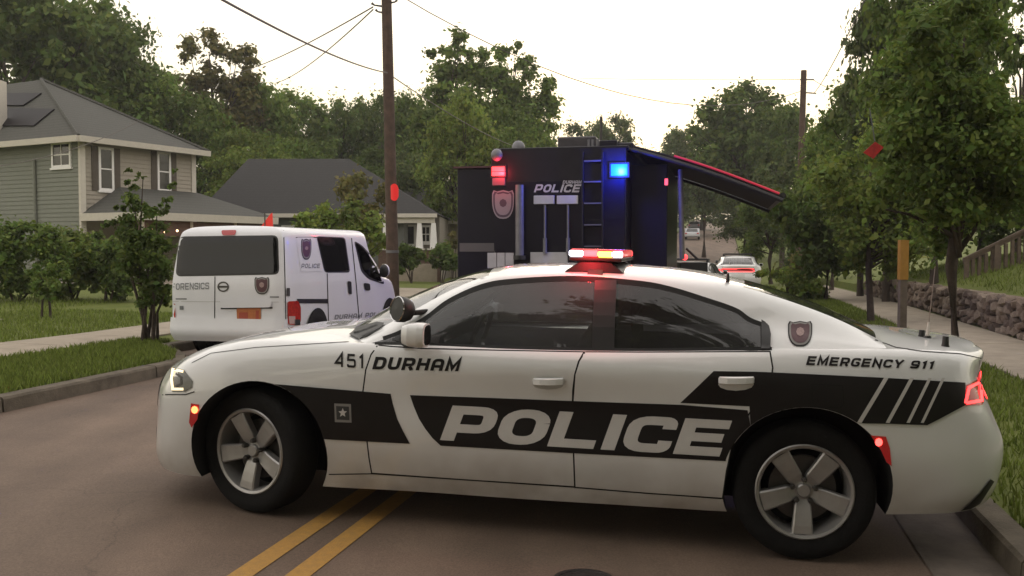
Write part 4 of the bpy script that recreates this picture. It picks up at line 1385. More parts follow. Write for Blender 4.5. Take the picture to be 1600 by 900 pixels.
for (u0, v0, u1, v1) in ((762, 395, 776, 419), (777, 395, 789, 419), (790, 395, 803, 419), (829, 394, 887, 411)):
    tbox('lower_panel', u0, v0, u1, v1, .02, M_TWH, .004)
MB().tube([tpx(1063, 265, .72), tpx(1066, 405, .72)], .05, 10).build('awning_post', mat('post_grey', (.13, .12, .10), .5, var=.2), truck, True)
a_ = MB().box((.62, -1.96, 0), (.70, -1.90, .12)).build('marker_light', mat('pink_marker', (.6, .1, .12), .4, emit=(1, .10, .14, 1.6)), truck)
a_.location.z = tpx(1063, 289, .68).z
bl_ = tpx(968, 266, -.22)
lamp('blue_lamp_light', truck, bl_, (.02, .05, 1), 130, .06)
rl_ = tpx(779, 268, -.20)
lamp('red_lamp_light', truck, rl_, (1, .03, .06), 16, .05)
# roof equipment
MB().box((.5, -.62, 3.503), (1.6, .12, 3.74)).build('air_conditioner', mat('ac_grey', (.035, .03, .035), .5, var=.2), truck, bevel=.04)
pd = tpx(810, 224, .6)
MB().sphere((.6, pd.y, 3.56), .13, 14, (1, 1, 1.1)).build('camera_dome', M_TGR, truck, True)
pd = tpx(776, 242, -.16)
co = MB().sphere((-.15, pd.y, pd.z), .11, 14, (1, 1, 1.05)).build('tail_camera', mat('dome_white', (.16, .15, .16), .4), truck, True)
MB().box((-.10, pd.y - .05, pd.z - .02), (0, pd.y + .05, pd.z + .12)).build('camera_bracket', M_BLK, co)
pd = tpx(939, 225, 2.0)
MB().tube([(2.0, pd.y, 3.50), (2.0, pd.y, tpx(939, 182, 2.0).z)], .03, 8).build('radio_mast', M_STEEL, truck)
for u in (920, 926, 934):
    pd = tpx(u, 225, .4)
    MB().tube([(.4, pd.y, 3.50), (.4, pd.y, 3.66)], .025, 8).build('roof_antenna', M_TGR, truck)
MB().box((.2, -1.05, 3.503), (.9, -.72, 3.62)).build('roof_box', M_TRK2, truck, bevel=.02)
# awning on the right side: housing, sloping fabric with two arms, glowing strip that paints the red light on its edge
i0, o0 = Vector((.35, -1.0, 3.62)), Vector((.35, -4.02, 2.56))
i1, o1 = Vector((5.2, -1.0, 3.62)), Vector((5.2, -4.02, 2.56))
M_AWN = mat('awning_fabric', (.012, .011, .014), .8, var=.3, scale=4)
aw = MB()
prev = None
for k in range(11):
    t = k / 10
    sg_ = -.05 * math.sin(t * math.pi) - .0
    bow = .07 * math.sin(t * math.pi) ** 1.0
    a0, a1 = i0.lerp(o0, t) + Vector((0, 0, bow)), i1.lerp(o1, t) + Vector((0, 0, bow))
    sec = [a0, a1, a1 - Vector((0, 0, .05)), a0 - Vector((0, 0, .05))]
    if prev:
        aw.add(prev + sec, [(0, 1, 5, 4), (1, 2, 6, 5), (2, 3, 7, 6), (3, 0, 4, 7)])
    else:
        aw.add(sec, [(0, 1, 2, 3)])
    prev = sec
aw.add(prev, [(3, 2, 1, 0)])
awo = aw.build('awning', M_AWN, truck, True, angle=40)
MB().box((.30, -1.35, 3.40), (6.4, -1.0, 3.58)).build('awning_housing', M_TRK2, truck, bevel=.04)
pts_ = [i0.lerp(o0, t) + Vector((-.03, 0, -.09 + .07 * math.sin(t * math.pi))) for t in np.linspace(.03, 1, 9)]
MB().tube(pts_, .04, 8).build('awning_arm', M_BLK, awo, True)
MB().tube([p_ + Vector((4.9, 0, 0)) for p_ in pts_], .04, 8).build('awning_arm', M_BLK, awo, True)
MB().tube([o0, o1], .06, 10).build('awning_roller', M_BLK, awo, True)
vp = [i0.lerp(o0, t) + Vector((-.035, 0, .012 + .07 * math.sin(t * math.pi))) for t in np.linspace(.36, .98, 9)]
MB().tube(vp, .022, 6).build('red_edge_glow', mat('red_edge_highlight', (.4, .02, .04), .4, emit=(1, .03, .08, .22)), awo, True)  # emission stands for the red highlight along the awning edge

# ================================================================== HOUSES
M_SID1 = mat('siding_sage', (.175, .182, .152), .8, var=.06, scale=6)
M_SID2 = mat('siding_taupe', (.320, .285, .235), .8, var=.06, scale=6)
M_TRIM = mat('house_trim', (.52, .48, .42), .7, var=.06, scale=5)
M_TRIMW = mat('window_trim_white', (.74, .72, .70), .6, var=.04)
M_SHGL = mat('roof_shingle', (.062, .061, .053), .9, var=.22, scale=14, bump=.5, bscale=30)
M_SHGL2 = mat('roof_shingle_dark', (.022, .0205, .0205), .9, var=.25, scale=10, bump=.5, bscale=25)
M_SHUT = mat('shutter_brown', (.085, .068, .052), .7, var=.1)
M_PANE = mat('window_pane', (.018, .017, .018), .06, spec=.6)
M_BRICK = mat('brick_pier', (.105, .062, .045), .9, var=.4, scale=30, bump=.4)
def courses(m, per):                            # faint horizontal shingle courses
    n, l = m.node_tree.nodes, m.node_tree.links
    b = n['Principled BSDF']
    src = b.inputs['Base Color'].links[0].from_socket
    tc = n.new('ShaderNodeTexCoord')
    wv = n.new('ShaderNodeTexWave')
    wv.wave_type, wv.bands_direction, wv.wave_profile = 'BANDS', 'Z', 'SAW'
    wv.inputs['Scale'].default_value = 2 * math.pi / (20 * per)
    wv.inputs['Distortion'].default_value = .6
    l.new(tc.outputs['Object'], wv.inputs['Vector'])
    mr = n.new('ShaderNodeMapRange')
    mr.inputs[3].default_value, mr.inputs[4].default_value = .80, 1.12
    l.new(wv.outputs['Fac'], mr.inputs[0])
    vm = n.new('ShaderNodeVectorMath')
    vm.operation = 'SCALE'
    l.new(src, vm.inputs[0])
    l.new(mr.outputs[0], vm.inputs['Scale'])
    l.new(vm.outputs[0], b.inputs['Base Color'])
courses(M_SHGL, .12)
courses(M_SHGL2, .13)
UP = Vector((0, 0, 1))
def siding(name, p0, d, L, z0, z1, nrm, m, parent, lap=.16):
    """lapped boards on a wall running from p0 along d"""
    b = MB()
    z = z0
    while z < z1 - .01:
        t = min(z + lap, z1)
        a, c = p0.copy(), p0 + d * L
        q = [Vector((a.x, a.y, z)) + nrm * .030, Vector((c.x, c.y, z)) + nrm * .030, Vector((c.x, c.y, t)) + nrm * .008, Vector((a.x, a.y, t)) + nrm * .008]
        qi = [Vector((a.x, a.y, z)), Vector((c.x, c.y, z))]
        b.add(q + qi, [(0, 1, 2, 3), (4, 5, 1, 0)])
        z = t
    o = b.build(name, m, parent)
    o['kind'] = 'stuff'
    return o
def win(parent, p0, d, nrm, u0, v0, u1, v1, shut=0, cross=(1, 1), m_fr=None):
    """a window placed by its photograph corners on the wall plane"""
    a, c = onp(u0, v0, p0, nrm), onp(u1, v1, p0, nrm)
    x0, x1 = sorted(((a - p0).dot(d), (c - p0).dot(d)))
    z0, z1 = sorted((a.z, c.z))
    Mx = Matrix.Translation(Vector((p0.x, p0.y, 0))) @ Matrix((( d.x, nrm.x, 0, 0), (d.y, nrm.y, 0, 0), (0, 0, 1, 0), (0, 0, 0, 1)))
    f = .09
    b = MB()
    for lo, hi in (((x0, 0, z0), (x0 + f, .07, z1)), ((x1 - f, 0, z0), (x1, .07, z1)), ((x0 + f, 0, z1 - f), (x1 - f, .068, z1)), ((x0 + f, 0, z0), (x1 - f, .068, z0 + f))):
        b.box(lo, hi, Mx)
    w = b.build('window', m_fr or M_TRIMW, parent)
    nx, nz = cross
    ix0, ix1, iz0, iz1 = x0 + f, x1 - f, z0 + f, z1 - f
    for i in range(nx):
        for k in range(nz):
            g = .018
            MB().box((ix0 + (ix1 - ix0) * i / nx + (g if i else .003), .035, iz0 + (iz1 - iz0) * k / nz + (g if k else .003)), (ix0 + (ix1 - ix0) * (i + 1) / nx - (g if i < nx - 1 else .003), .042, iz0 + (iz1 - iz0) * (k + 1) / nz - (g if k < nz - 1 else .003)), Mx).build('pane', M_PANE, w)
    if nx > 1:
        for i in range(1, nx):
            xx = ix0 + (ix1 - ix0) * i / nx
            MB().box((xx - .018, .034, iz0), (xx + .018, .06, iz1), Mx).build('muntin', M_TRIMW, w)
    for k in range(1, nz):
        zz = iz0 + (iz1 - iz0) * k / nz
        MB().box((ix0, .034, zz - .022), (ix1, .062, zz + .022), Mx).build('muntin', M_TRIMW, w)
    MB().box((x0 - .05, 0, z0 - .07), (x1 + .05, .10, z0 - .003), Mx).build('sill', m_fr or M_TRIMW, w)
    if shut:
        for sx in (x0 - shut - .02, x1 + .02):
            so = MB().box((sx, .03, z0), (sx + shut, .06, z1), Mx).build('shutter', M_SHUT, parent)
            nsl = 14
            for k in range(0):
                pass
            sl = MB()
            for k in range(nsl):
                zz = z0 + .08 + (z1 - z0 - .16) * k / nsl
                sl.box((sx + .05, .061, zz), (sx + shut - .05, .072, zz + (z1 - z0 - .16) / nsl * .6), Mx)
            so2 = sl.build('louvre', M_SHUT, so)
            so2['kind'] = 'stuff'
    return w
# ---- two-storey house at the left
ph = R(28)
hb_, ha_ = Vector((math.sin(ph), math.cos(ph), 0)), Vector((-math.cos(ph), math.sin(ph), 0))
EZ = 5.55
cn = at(127, 216, EZ)
cn.z = 0
house = empty('two_storey_house', (cn.x, cn.y, gz(cn.x, cn.y)))
tag(house, 'two-storey house with sage and taupe siding and grey hip roof at the left', 'house')
HI = Matrix.Translation(-Vector(house.location))
LB = 5.15
LA = 12.0
nB = Vector((hb_.y, -hb_.x, 0))
nA = Vector((-ha_.y, ha_.x, 0))
nA = nA if nA.y < 0 else -nA
nB = nB if nB.x > 0 else -nB
b = MB()
base = [cn, cn + hb_ * LB, cn + hb_ * LB + ha_ * LA, cn + ha_ * LA]
b.add([Vector((p_.x, p_.y, -.2)) for p_ in base] + [Vector((p_.x, p_.y, EZ)) for p_ in base], [(0, 1, 5, 4), (1, 2, 6, 5), (2, 3, 7, 6), (3, 0, 4, 7)])
wcore = b.build('wall', M_SID2, house)
siding('siding', cn, hb_, LB, .2, EZ - .05, nB, M_SID2, house)
siding('siding', cn, ha_, LA, .2, EZ - .05, nA, M_SID1, house)
for pc in (cn, cn + hb_ * LB):
    MB().tube([Vector((pc.x, pc.y, .2)), Vector((pc.x, pc.y, EZ - .06))], .13, 4).build('corner_board', M_TRIM, house)
ov = .45
e0 = cn - hb_ * ov - ha_ * ov + Vector((0, 0, EZ))
e1 = cn + hb_ * (LB + ov) - ha_ * ov + Vector((0, 0, EZ))
e2 = cn + hb_ * (LB + ov) + ha_ * (LA + ov) + Vector((0, 0, EZ))
e3 = cn - hb_ * ov + ha_ * (LA + ov) + Vector((0, 0, EZ))
ap = cn + hb_ * (LB / 2) + ha_ * 5.8
apz = 1.57 + (390 - 127) * ap.y / F_PX
ap.z = apz
ap2 = cn + hb_ * (LB / 2) + ha_ * (LA - 1)
ap2.z = apz
b = MB()
b.add([e0, e1, e2, e3, ap, ap2], [(0, 1, 4), (1, 2, 5, 4), (2, 3, 5), (3, 0, 4, 5), (3, 2, 1, 0)])
rf = b.build('roof', M_SHGL, house)
for p_, q_ in ((e0, e1), (e0, e3)):
    d_ = (q_ - p_).normalized()
    n_ = nB if p_ is e0 and q_ is e1 else nA
    MB().hexa([p_ + UP * -.18 + n_ * -.02, q_ + UP * -.18 + n_ * -.02, q_ + UP * -.18 + n_ * .10, p_ + UP * -.18 + n_ * .10], [p_ + UP * .03 + n_ * -.02, q_ + UP * .03 + n_ * -.02, q_ + UP * .03 + n_ * .12, p_ + UP * .03 + n_ * .12]).build('gutter', M_TRIM, rf)
for p_ in (e0, e1):
    MB().tube([p_ + UP * .03, ap + UP * .03], .07, 6).build('hip_ridge', M_SHGL, rf)
# solar panels on the steep slope
fa = (ap - e0).cross(e3 - e0).normalized()
fa = fa if fa.z > 0 else -fa
for (q4) in ([(-60,147),(66,147),(38,166),(-90,166)], [(-90,168),(86,172),(54,198),(-110,198)]):
    P = [onp(u, v, e0, fa) + fa * .015 for u, v in q4]
    so = MB().prism(P, fa * .05).build('solar_panel', mat('solar_dark', (.010, .008, .010), .55, var=.2, spec=.2), rf)
# chimney pipe
pc = ad(2, 165, 36)
MB().box((pc.x - .5, pc.y - .3, pc.z - 1.2), (pc.x + .06, pc.y + .3, pc.z + .95)).build('chimney', M_TRIM, rf)
win(house, cn, hb_, nB, 152, 229, 177, 299, shut=.26, cross=(1, 2))
win(house, cn, hb_, nB, 244, 236.5, 266, 300, shut=.26, cross=(1, 2))
win(house, cn, ha_, nA, 82, 223, 113, 261, cross=(2, 2))
pp = onp(57, 300, cn, nA)
MB().tube([Vector((pp.x, pp.y, 1.0)) + nA * .08, Vector((pp.x, pp.y, 4.9)) + nA * .08], .07, 8).build('downpipe', M_SID1, house)
# porch in front of the taupe wall
pq = Vector((cn.x, cn.y, 0)) + nB * .0
PE = 2.85
q0 = at(127, 351, PE)
pe = [onp(127, 350, cn + nB * 0.05, nB), None]
d_out = 3.2
pr0 = cn - hb_ * .1 + nB * .04
pr1 = cn + hb_ * 6.5 + nB * .04
o_0, o_1 = pr0 + nB * d_out, pr1 + nB * d_out
z_e, z_t = PE, PE + 1.05
def vz(p_, z):
    return Vector((p_.x, p_.y, z))
mid0, mid1 = pr0 + hb_ * 1.6, pr1 - hb_ * 1.2
b = MB().add([vz(o_0, z_e), vz(o_1, z_e), vz(pr1, z_e), vz(pr0, z_e), vz(mid0, z_t), vz(mid1, z_t)], [(0, 1, 5, 4), (1, 2, 5), (3, 0, 4), (3, 2, 1, 0)])
prf = b.build('porch_roof', M_SHGL, house)
for p_, q_ in ((o_0, o_1), (pr0, o_0)):
    d_ = (q_ - p_).normalized()
    n_ = Vector((d_.y, -d_.x, 0))
    n_ = n_ if n_.y < 0 else -n_
    MB().hexa([vz(p_, z_e - .26), vz(q_, z_e - .26), vz(q_ + n_ * .06, z_e - .26), vz(p_ + n_ * .06, z_e - .26)], [vz(p_, z_e + .01), vz(q_, z_e + .01), vz(q_ + n_ * .08, z_e + .01), vz(p_ + n_ * .08, z_e + .01)]).build('fascia', M_TRIM, prf)
for t in (.02, .35, .68, .98):
    p_ = o_0.lerp(o_1, t) - nB * .25
    MB().box((p_.x - .08, p_.y - .08, 0), (p_.x + .08, p_.y + .08, z_e - .2)).build('porch_post', M_TRIM, prf)
MB().hexa([vz(o_0, .1), vz(o_1, .1), vz(pr1, .1), vz(pr0, .1)], [vz(o_0, .45), vz(o_1, .45), vz(pr1, .45), vz(pr0, .45)]).build('porch_floor', M_CONC, house)
MB().hexa([vz(o_0 - nB * .2, 2.05), vz(o_1 - nB * .2, 2.05), vz(o_1 - nB * .26, 2.05), vz(o_0 - nB * .26, 2.05)], [vz(o_0 - nB * .2, 2.58), vz(o_1 - nB * .2, 2.58), vz(o_1 - nB * .26, 2.58), vz(o_0 - nB * .26, 2.58)]).build('porch_header', mat('brown_header', (.10, .055, .038), .8, var=.2), prf)
# string of warm bulbs along the porch
sl = empty('string_lights', o_0)
tag(sl, 'string of small warm bulbs glowing under the porch roof', 'string lights')
cord = []
for i in range(12):
    p_ = o_0.lerp(o_1, .05 + i * .082) + nB * .05
    cord.append(vz(p_, 2.28 - .05 * (i % 2)) - o_0)
MB().tube(cord, .008, 5).build('cord', M_BLK, sl)
for c in cord:
    MB().sphere(c - Vector((0, 0, .04)), .045, 8).build('bulb', mat('bulb_lit', (.9, .6, .4), .4, emit=(1, .55, .30, 5.0)), sl)
# ---- middle house with the porch on brick piers
Y2 = 40.5
h2 = empty('grey_roof_house', (ad(490, 400, Y2).x, Y2, gz(ad(490, 400, Y2).x, Y2)))
tag(h2, 'single-storey house with wide dark grey hip roof and brick-pier porch', 'house')
M_SID3 = mat('siding_bluegrey', (.14, .145, .135), .8, var=.08, scale=6)
X0, X1 = ad(322, 340, Y2).x, ad(628, 340, Y2).x
EZ2 = ad(400, 334, Y2).z
MB().box((X0, Y2 + .6, -.2), (X1, Y2 + 9, EZ2)).build('wall', M_SID3, h2)
siding('siding', Vector((X0, Y2 + .6, 0)), Vector((1, 0, 0)), X1 - X0, .2, EZ2 - .02, Vector((0, -1, 0)), M_SID3, h2, .18)
XE0, XE1 = ad(306, 334, Y2).x, ad(683, 334, Y2).x
RZ = ad(400, 248, Y2 + 5).z
r0_, r1_ = ad(388, 248, Y2 + 5), ad(545, 248, Y2 + 5)
b = MB().add([(XE0, Y2, EZ2), (XE1, Y2, EZ2), (XE1, Y2 + 10, EZ2), (XE0, Y2 + 10, EZ2), (r0_.x, Y2 + 5, RZ), (r1_.x, Y2 + 5, RZ)], [(0, 1, 5, 4), (1, 2, 5), (2, 3, 4, 5), (3, 0, 4), (3, 2, 1, 0)])
rf2 = b.build('roof', M_SHGL2, h2)
MB().box((XE0, Y2 - .08, EZ2 - .16), (XE1, Y2 + .02, EZ2 + .01)).build('fascia', M_TRIM, rf2)
# porch
MB().box((ad(625, 345, Y2).x, Y2 + 2.4, -.2), (ad(680, 345, Y2).x, Y2 + 9, EZ2 - .02)).build('porch_wall', mat('porch_wall_pale', (.19, .17, .145), .8, var=.06), h2)
MB().box((ad(597, 345, Y2).x, Y2 + .05, EZ2 - .398), (ad(679, 345, Y2).x, Y2 + .25, EZ2 - .17)).build('porch_beam', M_TRIM, h2)
for u in (602, 655, 677):
    xc = ad(u, 380, Y2).x
    zp = ad(u, 388, Y2).z
    MB().hexa([(xc - .15, Y2 + .0, zp), (xc + .15, Y2 + .0, zp), (xc + .15, Y2 + .30, zp), (xc - .15, Y2 + .30, zp)], [(xc - .09, Y2 + .06, EZ2 - .4), (xc + .09, Y2 + .06, EZ2 - .4), (xc + .09, Y2 + .24, EZ2 - .4), (xc - .09, Y2 + .24, EZ2 - .4)]).build('porch_column', M_TRIMW, h2)
    pr_ = MB().box((xc - .30, Y2 - .08, -.1), (xc + .30, Y2 + .52, zp - .08)).build('brick_pier', M_BRICK, h2)
    MB().box((xc - .35, Y2 - .13, zp - .078), (xc + .35, Y2 + .57, zp - .002)).build('pier_cap', M_TRIM, pr_)
wp = Vector((0, Y2 + 2.4, 0))
win(h2, wp, Vector((1, 0, 0)), Vector((0, -1, 0)), 629, 351, 650, 384, cross=(1, 1))
win(h2, wp, Vector((1, 0, 0)), Vector((0, -1, 0)), 657, 352, 674, 380, cross=(2, 2))
win(h2, Vector((0, Y2 + .6, 0)), Vector((1, 0, 0)), Vector((0, -1, 0)), 440, 352, 462, 392, cross=(1, 2))
win(h2, Vector((0, Y2 + .6, 0)), Vector((1, 0, 0)), Vector((0, -1, 0)), 490, 352, 512, 392, cross=(1, 2))
MB().box((ad(597, 345, Y2).x, Y2 - .1, -.1), (ad(683, 345, Y2).x, Y2 + 2.4, ad(640, 412, Y2).z)).build('porch_floor', M_CONC, h2)
# ---- third house, mostly hidden by the truck
Y3 = 49.0
xa, xb = ad(668, 345, Y3).x, ad(790, 345, Y3).x
h3 = empty('beige_house', (xa, Y3, gz(xa, Y3)))
tag(h3, 'beige house with dark roof showing between porch and black truck', 'house')
EZ3 = ad(690, 345, Y3).z
MB().box((xa, Y3 + .4, -.3), (xb, Y3 + 8, EZ3)).build('wall', mat('beige_wall', (.30, .265, .205), .85, var=.06), h3)
siding('siding', Vector((xa, Y3 + .4, 0)), Vector((1, 0, 0)), xb - xa, .1, EZ3 - .02, Vector((0, -1, 0)), mat('beige_wall', (.3, .27, .2)), h3, .18)
xr0, xr1 = ad(640, 345, Y3).x, ad(800, 345, Y3).x
rz3 = ad(680, 287, Y3 + 4.5).z
b = MB().add([(xr0, Y3, EZ3), (xr1, Y3, EZ3), (xr1, Y3 + 9, EZ3), (xr0, Y3 + 9, EZ3), (ad(632, 288, Y3 + 4.5).x, Y3 + 4.5, rz3), (ad(780, 288, Y3 + 4.5).x, Y3 + 4.5, rz3)], [(0, 1, 5, 4), (1, 2, 5), (2, 3, 4, 5), (3, 0, 4), (3, 2, 1, 0)])
r3 = b.build('roof', M_SHGL2, h3)
MB().box((xr0, Y3 - .07, EZ3 - .16), (xr1, Y3 + .02, EZ3 + .01)).build('fascia', M_TRIM, r3)

for h_ in (house, h2, h3):
    for ch in h_.children:
        ch.matrix_parent_inverse = Matrix.Translation(-Vector(h_.location))

# ================================================================== UTILITY POLES AND WIRES
M_WOOD = mat('pole_wood', (.075, .046, .034), .9, var=.35, scale=6, bump=.4, bscale=40)
YP = 24.0
pb = gnd(ad(615, 470, YP))
pt = ad(603, -40, YP)
pole = MB()
pole.tube([pb - UP * .3, pb.lerp(pt, .5), pt], [.165, .145, .125], 14)
pole_o = pole.build('utility_pole', M_WOOD, None, True, angle=50)
po = empty('utility_pole', pb)
pole_o.name = 'shaft'
pole_o.parent = po
pole_o.matrix_parent_inverse = Matrix.Translation(-pb)
po.name = 'utility_pole'
tag(po, 'tall brown wooden utility pole leaning slightly behind the white van', 'utility pole')
def on_pole(v):
    t = (v - 470) / (-40 - 470)
    return pb.lerp(pt, t)
def child(o, par):
    o.parent = par
    o.matrix_parent_inverse = Matrix.Translation(-Vector(par.location))
    return o
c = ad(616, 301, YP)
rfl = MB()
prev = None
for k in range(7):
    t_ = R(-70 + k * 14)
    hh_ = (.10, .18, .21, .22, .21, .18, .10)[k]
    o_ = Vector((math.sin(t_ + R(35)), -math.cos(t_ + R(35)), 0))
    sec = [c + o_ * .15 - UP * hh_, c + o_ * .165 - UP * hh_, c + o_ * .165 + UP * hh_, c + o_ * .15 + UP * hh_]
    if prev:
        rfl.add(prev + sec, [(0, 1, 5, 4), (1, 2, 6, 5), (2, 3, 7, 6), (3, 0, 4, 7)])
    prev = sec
child(rfl.build('red_glow_reflector', mat('red_glow_reflector', (.5, .02, .02), .35, emit=(1, .02, .02, .35)), None, True), po)  # emission paints in red emergency light thrown back from the pole
for v, dx in ((10, -.30), (20, -.22), (5, .22)):
    a_ = on_pole(v)
    child(MB().tube([a_, a_ + Vector((dx, -.05, .03)), a_ + Vector((dx * 1.25, -.05, .08))], [.03, .02, .035], 8).build('insulator_bracket', M_STEEL, None, True), po)
child(MB().tube([on_pole(390) + UP * -.05, on_pole(390) + UP * .02], .17, 14).build('steel_band', M_TGR, None, True), po)
# right-hand pole far down the street
YR = 41.0
qb, qt = gnd(ad(1246, 440, YR)), ad(1256, 110, YR)
pr2 = empty('utility_pole', qb)
tag(pr2, 'distant wooden utility pole rising from the verge on the right', 'utility pole')
child(MB().tube([qb - UP * .3, qt], [.17, .125], 12).build('shaft', M_WOOD, None, True), pr2)
child(MB().tube([qt + Vector((-.15, 0, -.4)), qt + Vector((.45, 0, -.4))], .03, 6).build('bracket', M_STEEL, None), pr2)
child(MB().tube([qt + Vector((-.1, 0, -.95)), qt + Vector((.55, 0, -1.0))], .03, 6).build('bracket', M_STEEL, None), pr2)
def wire(name, label, a, b_, sag, r):
    pts = []
    for i in range(17):
        t = i / 16
        p_ = a.lerp(b_, t)
        p_.z -= sag * 4 * t * (1 - t)
        pts.append(p_ - a)
    o = MB().tube(pts, r, 6, False).build(name, mat('cable_grey', (.10, .085, .075), .6), None, True)
    o.location = a
    tag(o, label, 'cable')
wire('power_cable', 'thick cable from the top left down to the brown utility pole', ad(330, -10, 9.5), on_pole(112), .12, .014)
wire('power_cable', 'cable running from the brown utility pole down past the black truck', on_pole(113), ad(850, 240, 52), .4, .014)
wire('power_cable', 'thin upper cable falling left from the brown pole bracket', on_pole(10) + Vector((-.35, 0, 0)), ad(350, 118, 60), .3, .018)
wire('power_cable', 'thin lower cable falling left from the brown pole bracket', on_pole(14) + Vector((-.35, 0, 0)), ad(430, 130, 60), .3, .018)
wire('power_cable', 'long sagging cable from the brown pole to the distant right pole', on_pole(-20), qt + Vector((-.1, 0, -.9)), 1.6, .012)
wire('power_cable', 'nearly level cable meeting the distant right pole from the left', ad(905, 122, 60), qt + Vector((-.1, 0, -.4)), .05, .012)
wire('power_cable', 'steep cable from the top right down to the distant right pole', ad(1356, -10, 15), qt + Vector((.45, 0, -1.0)), .15, .012)
wire('power_cable', 'short cable leaving the distant right pole towards the trees', qt + Vector((.4, 0, -.4)), ad(1330, 148, 38), .1, .012)
wire('service_cable', 'service cable running to the corner of the two-storey house', ad(-20, 262, 27), ad(215, 190, 34), .25, .012)

# ================================================================== RIGHT SIDE: stone wall, steps rail, posts
def stone_wall():
    root = empty('stone_wall', LS(6.95, 12))
    tag(root, 'low rough stone retaining wall along the right sidewalk', 'wall')
    core = MB()
    prev = None
    S0, S1 = 6.0, 29
    for s in np.arange(S0, S1 + .01, 1.5):
        zb = side_z(6.8, s)
        hh = lerpt(s, [0, 12, 24, 31], [.62, .60, .52, .35])
        sec = [LS(6.86, s, z=zb - .1), LS(6.86, s, z=zb + hh - .05), LS(7.2, s, z=zb + hh - .05), LS(7.2, s, z=zb - .1)]
        if prev:
            core.add(prev + sec, [(0, 1, 5, 4), (1, 2, 6, 5), (2, 3, 7, 6)])
        prev = sec
    child(core.build('mortar_core', mat('wall_mortar', (.05, .038, .03), .95, var=.3), None), root)
    rng = random.Random(9)
    M_ST = [mat('stone_a', (.16, .115, .085), .9, var=.35, scale=14, bump=.5), mat('stone_b', (.105, .075, .06), .9, var=.35, scale=14, bump=.5), mat('stone_c', (.22, .17, .13), .9, var=.3, scale=14, bump=.5)]
    protos = []
    for k in range(9):
        bm = bmesh.new()
        bmesh.ops.create_icosphere(bm, subdivisions=1, radius=.5)
        for v in bm.verts:
            v.co = Vector((math.copysign(abs(v.co.x * 2) ** .6, v.co.x), math.copysign(abs(v.co.y * 2) ** .6, v.co.y), math.copysign(abs(v.co.z * 2) ** .6, v.co.z))) * .5
            v.co *= rng.uniform(.86, 1.1)
        me = bpy.data.meshes.new('stone')
        bm.to_mesh(me)
        bm.free()
        me.materials.append(M_ST[k % 3])
        protos.append(me)
    cnt = 0
    for row in range(4):
        s = S0 + rng.uniform(0, .2)
        while s < S1:
            hh = lerpt(s, [0, 12, 24, 31], [.62, .60, .52, .35]) + .05
            L = rng.uniform(.16, .42) * (1 if s < 18 else 1.4)
            h = hh / 4
            zb = side_z(6.8, s)
            o = bpy.data.objects.new('stone', protos[rng.randrange(9)])
            col.objects.link(o)
            o.parent = root
            p_ = LS(6.86 + rng.uniform(-.02, .02), s + L / 2, z=zb + h * (row + .5) + rng.uniform(-.045, .045))
            o.location = p_ - Vector(root.location)
            o.scale = (rng.uniform(.18, .30), L * 1.05, h * rng.uniform(.8, 1.5))
            o.rotation_euler = (rng.uniform(-.5, .5), rng.uniform(-.2, .2), -RA + rng.uniform(-.06, .06))
            s += L + .015
            cnt += 1
    # cap stones
    s = S0
    while s < S1:
        L = rng.uniform(.4, .75)
        hh = lerpt(s, [0, 12, 24, 31], [.62, .60, .52, .35])
        o = bpy.data.objects.new('cap_stone', protos[rng.choice((2, 5, 8, 0))])
        col.objects.link(o)
        o.parent = root
        o.location = LS(7.0, s + L / 2, z=side_z(6.8, s) + hh + .02) - Vector(root.location)
        o.scale = (.42, L, .11 * rng.uniform(.8, 1.3))
        o.rotation_euler = (rng.uniform(-.05, .05), rng.uniform(-.05, .05), -RA + rng.uniform(-.04, .04))
        s += L
stone_wall()
# wooden rail climbing the bank
rl = empty('stair_railing', gnd(ad(1505, 440, 22.0)))
tag(rl, 'dark wooden stair railing with balusters climbing the bank above the stone wall', 'railing')
M_RAIL = mat('railing_wood', (.115, .082, .060), .85, var=.3, scale=8)
A0, A1 = ad(1505, 405, 22.0), ad(1640, 340, 21.7)
B0, B1 = ad(1505, 447, 22.0), ad(1640, 398, 21.7)
def rbar(a, c, w, h, name):
    d = (c - a).normalized()
    s_ = d.cross(UP).normalized() * w / 2
    u_ = UP * h / 2
    child(MB().hexa([a - s_ - u_, a + s_ - u_, c + s_ - u_, c - s_ - u_], [a - s_ + u_, a + s_ + u_, c + s_ + u_, c - s_ + u_]).build(name, M_RAIL, None), rl)
rbar(A0, A1, .12, .06, 'handrail')
rbar(A0 - UP * .075, A1 - UP * .075, .05, .08, 'top_rail')
rbar(B0, B1, .05, .08, 'bottom_rail')
for i in range(13):
    t = (i + .5) / 13
    a, c = A0.lerp(A1, t) - UP * .115, B0.lerp(B1, t) + UP * .04
    child(MB().box((a.x - .035, a.y - .03, c.z), (a.x + .035, a.y + .03, a.z)).build('baluster', M_RAIL, None), rl)
for t in (0.03, .38, .72, 1.0):
    a, c = A0.lerp(A1, t), B0.lerp(B1, t)
    child(MB().box((a.x - .055, a.y - .075, gz(a.x, a.y) - .3), (a.x + .055, a.y - .03, a.z - .03)).build('post', M_RAIL, None), rl)
# rail of the lower steps beside the wall
pl0 = empty('step_rail', gnd(ad(1470, 480, 23.6)))
tag(pl0, 'short dark handrail beside the gap in the stone wall', 'handrail')
a, c = ad(1452, 462, 24.0), ad(1492, 447, 23.2)
for p_, q_, r_ in ((a, c, .035), (a - UP * .0, Vector((a.x, a.y, gz(a.x, a.y) - .1)), .03), (c, Vector((c.x, c.y, gz(c.x, c.y) - .1)), .03)):
    child(MB().tube([p_, q_], r_, 8).build('rail' if r_ > .03 else 'post', M_RAIL, None), pl0)
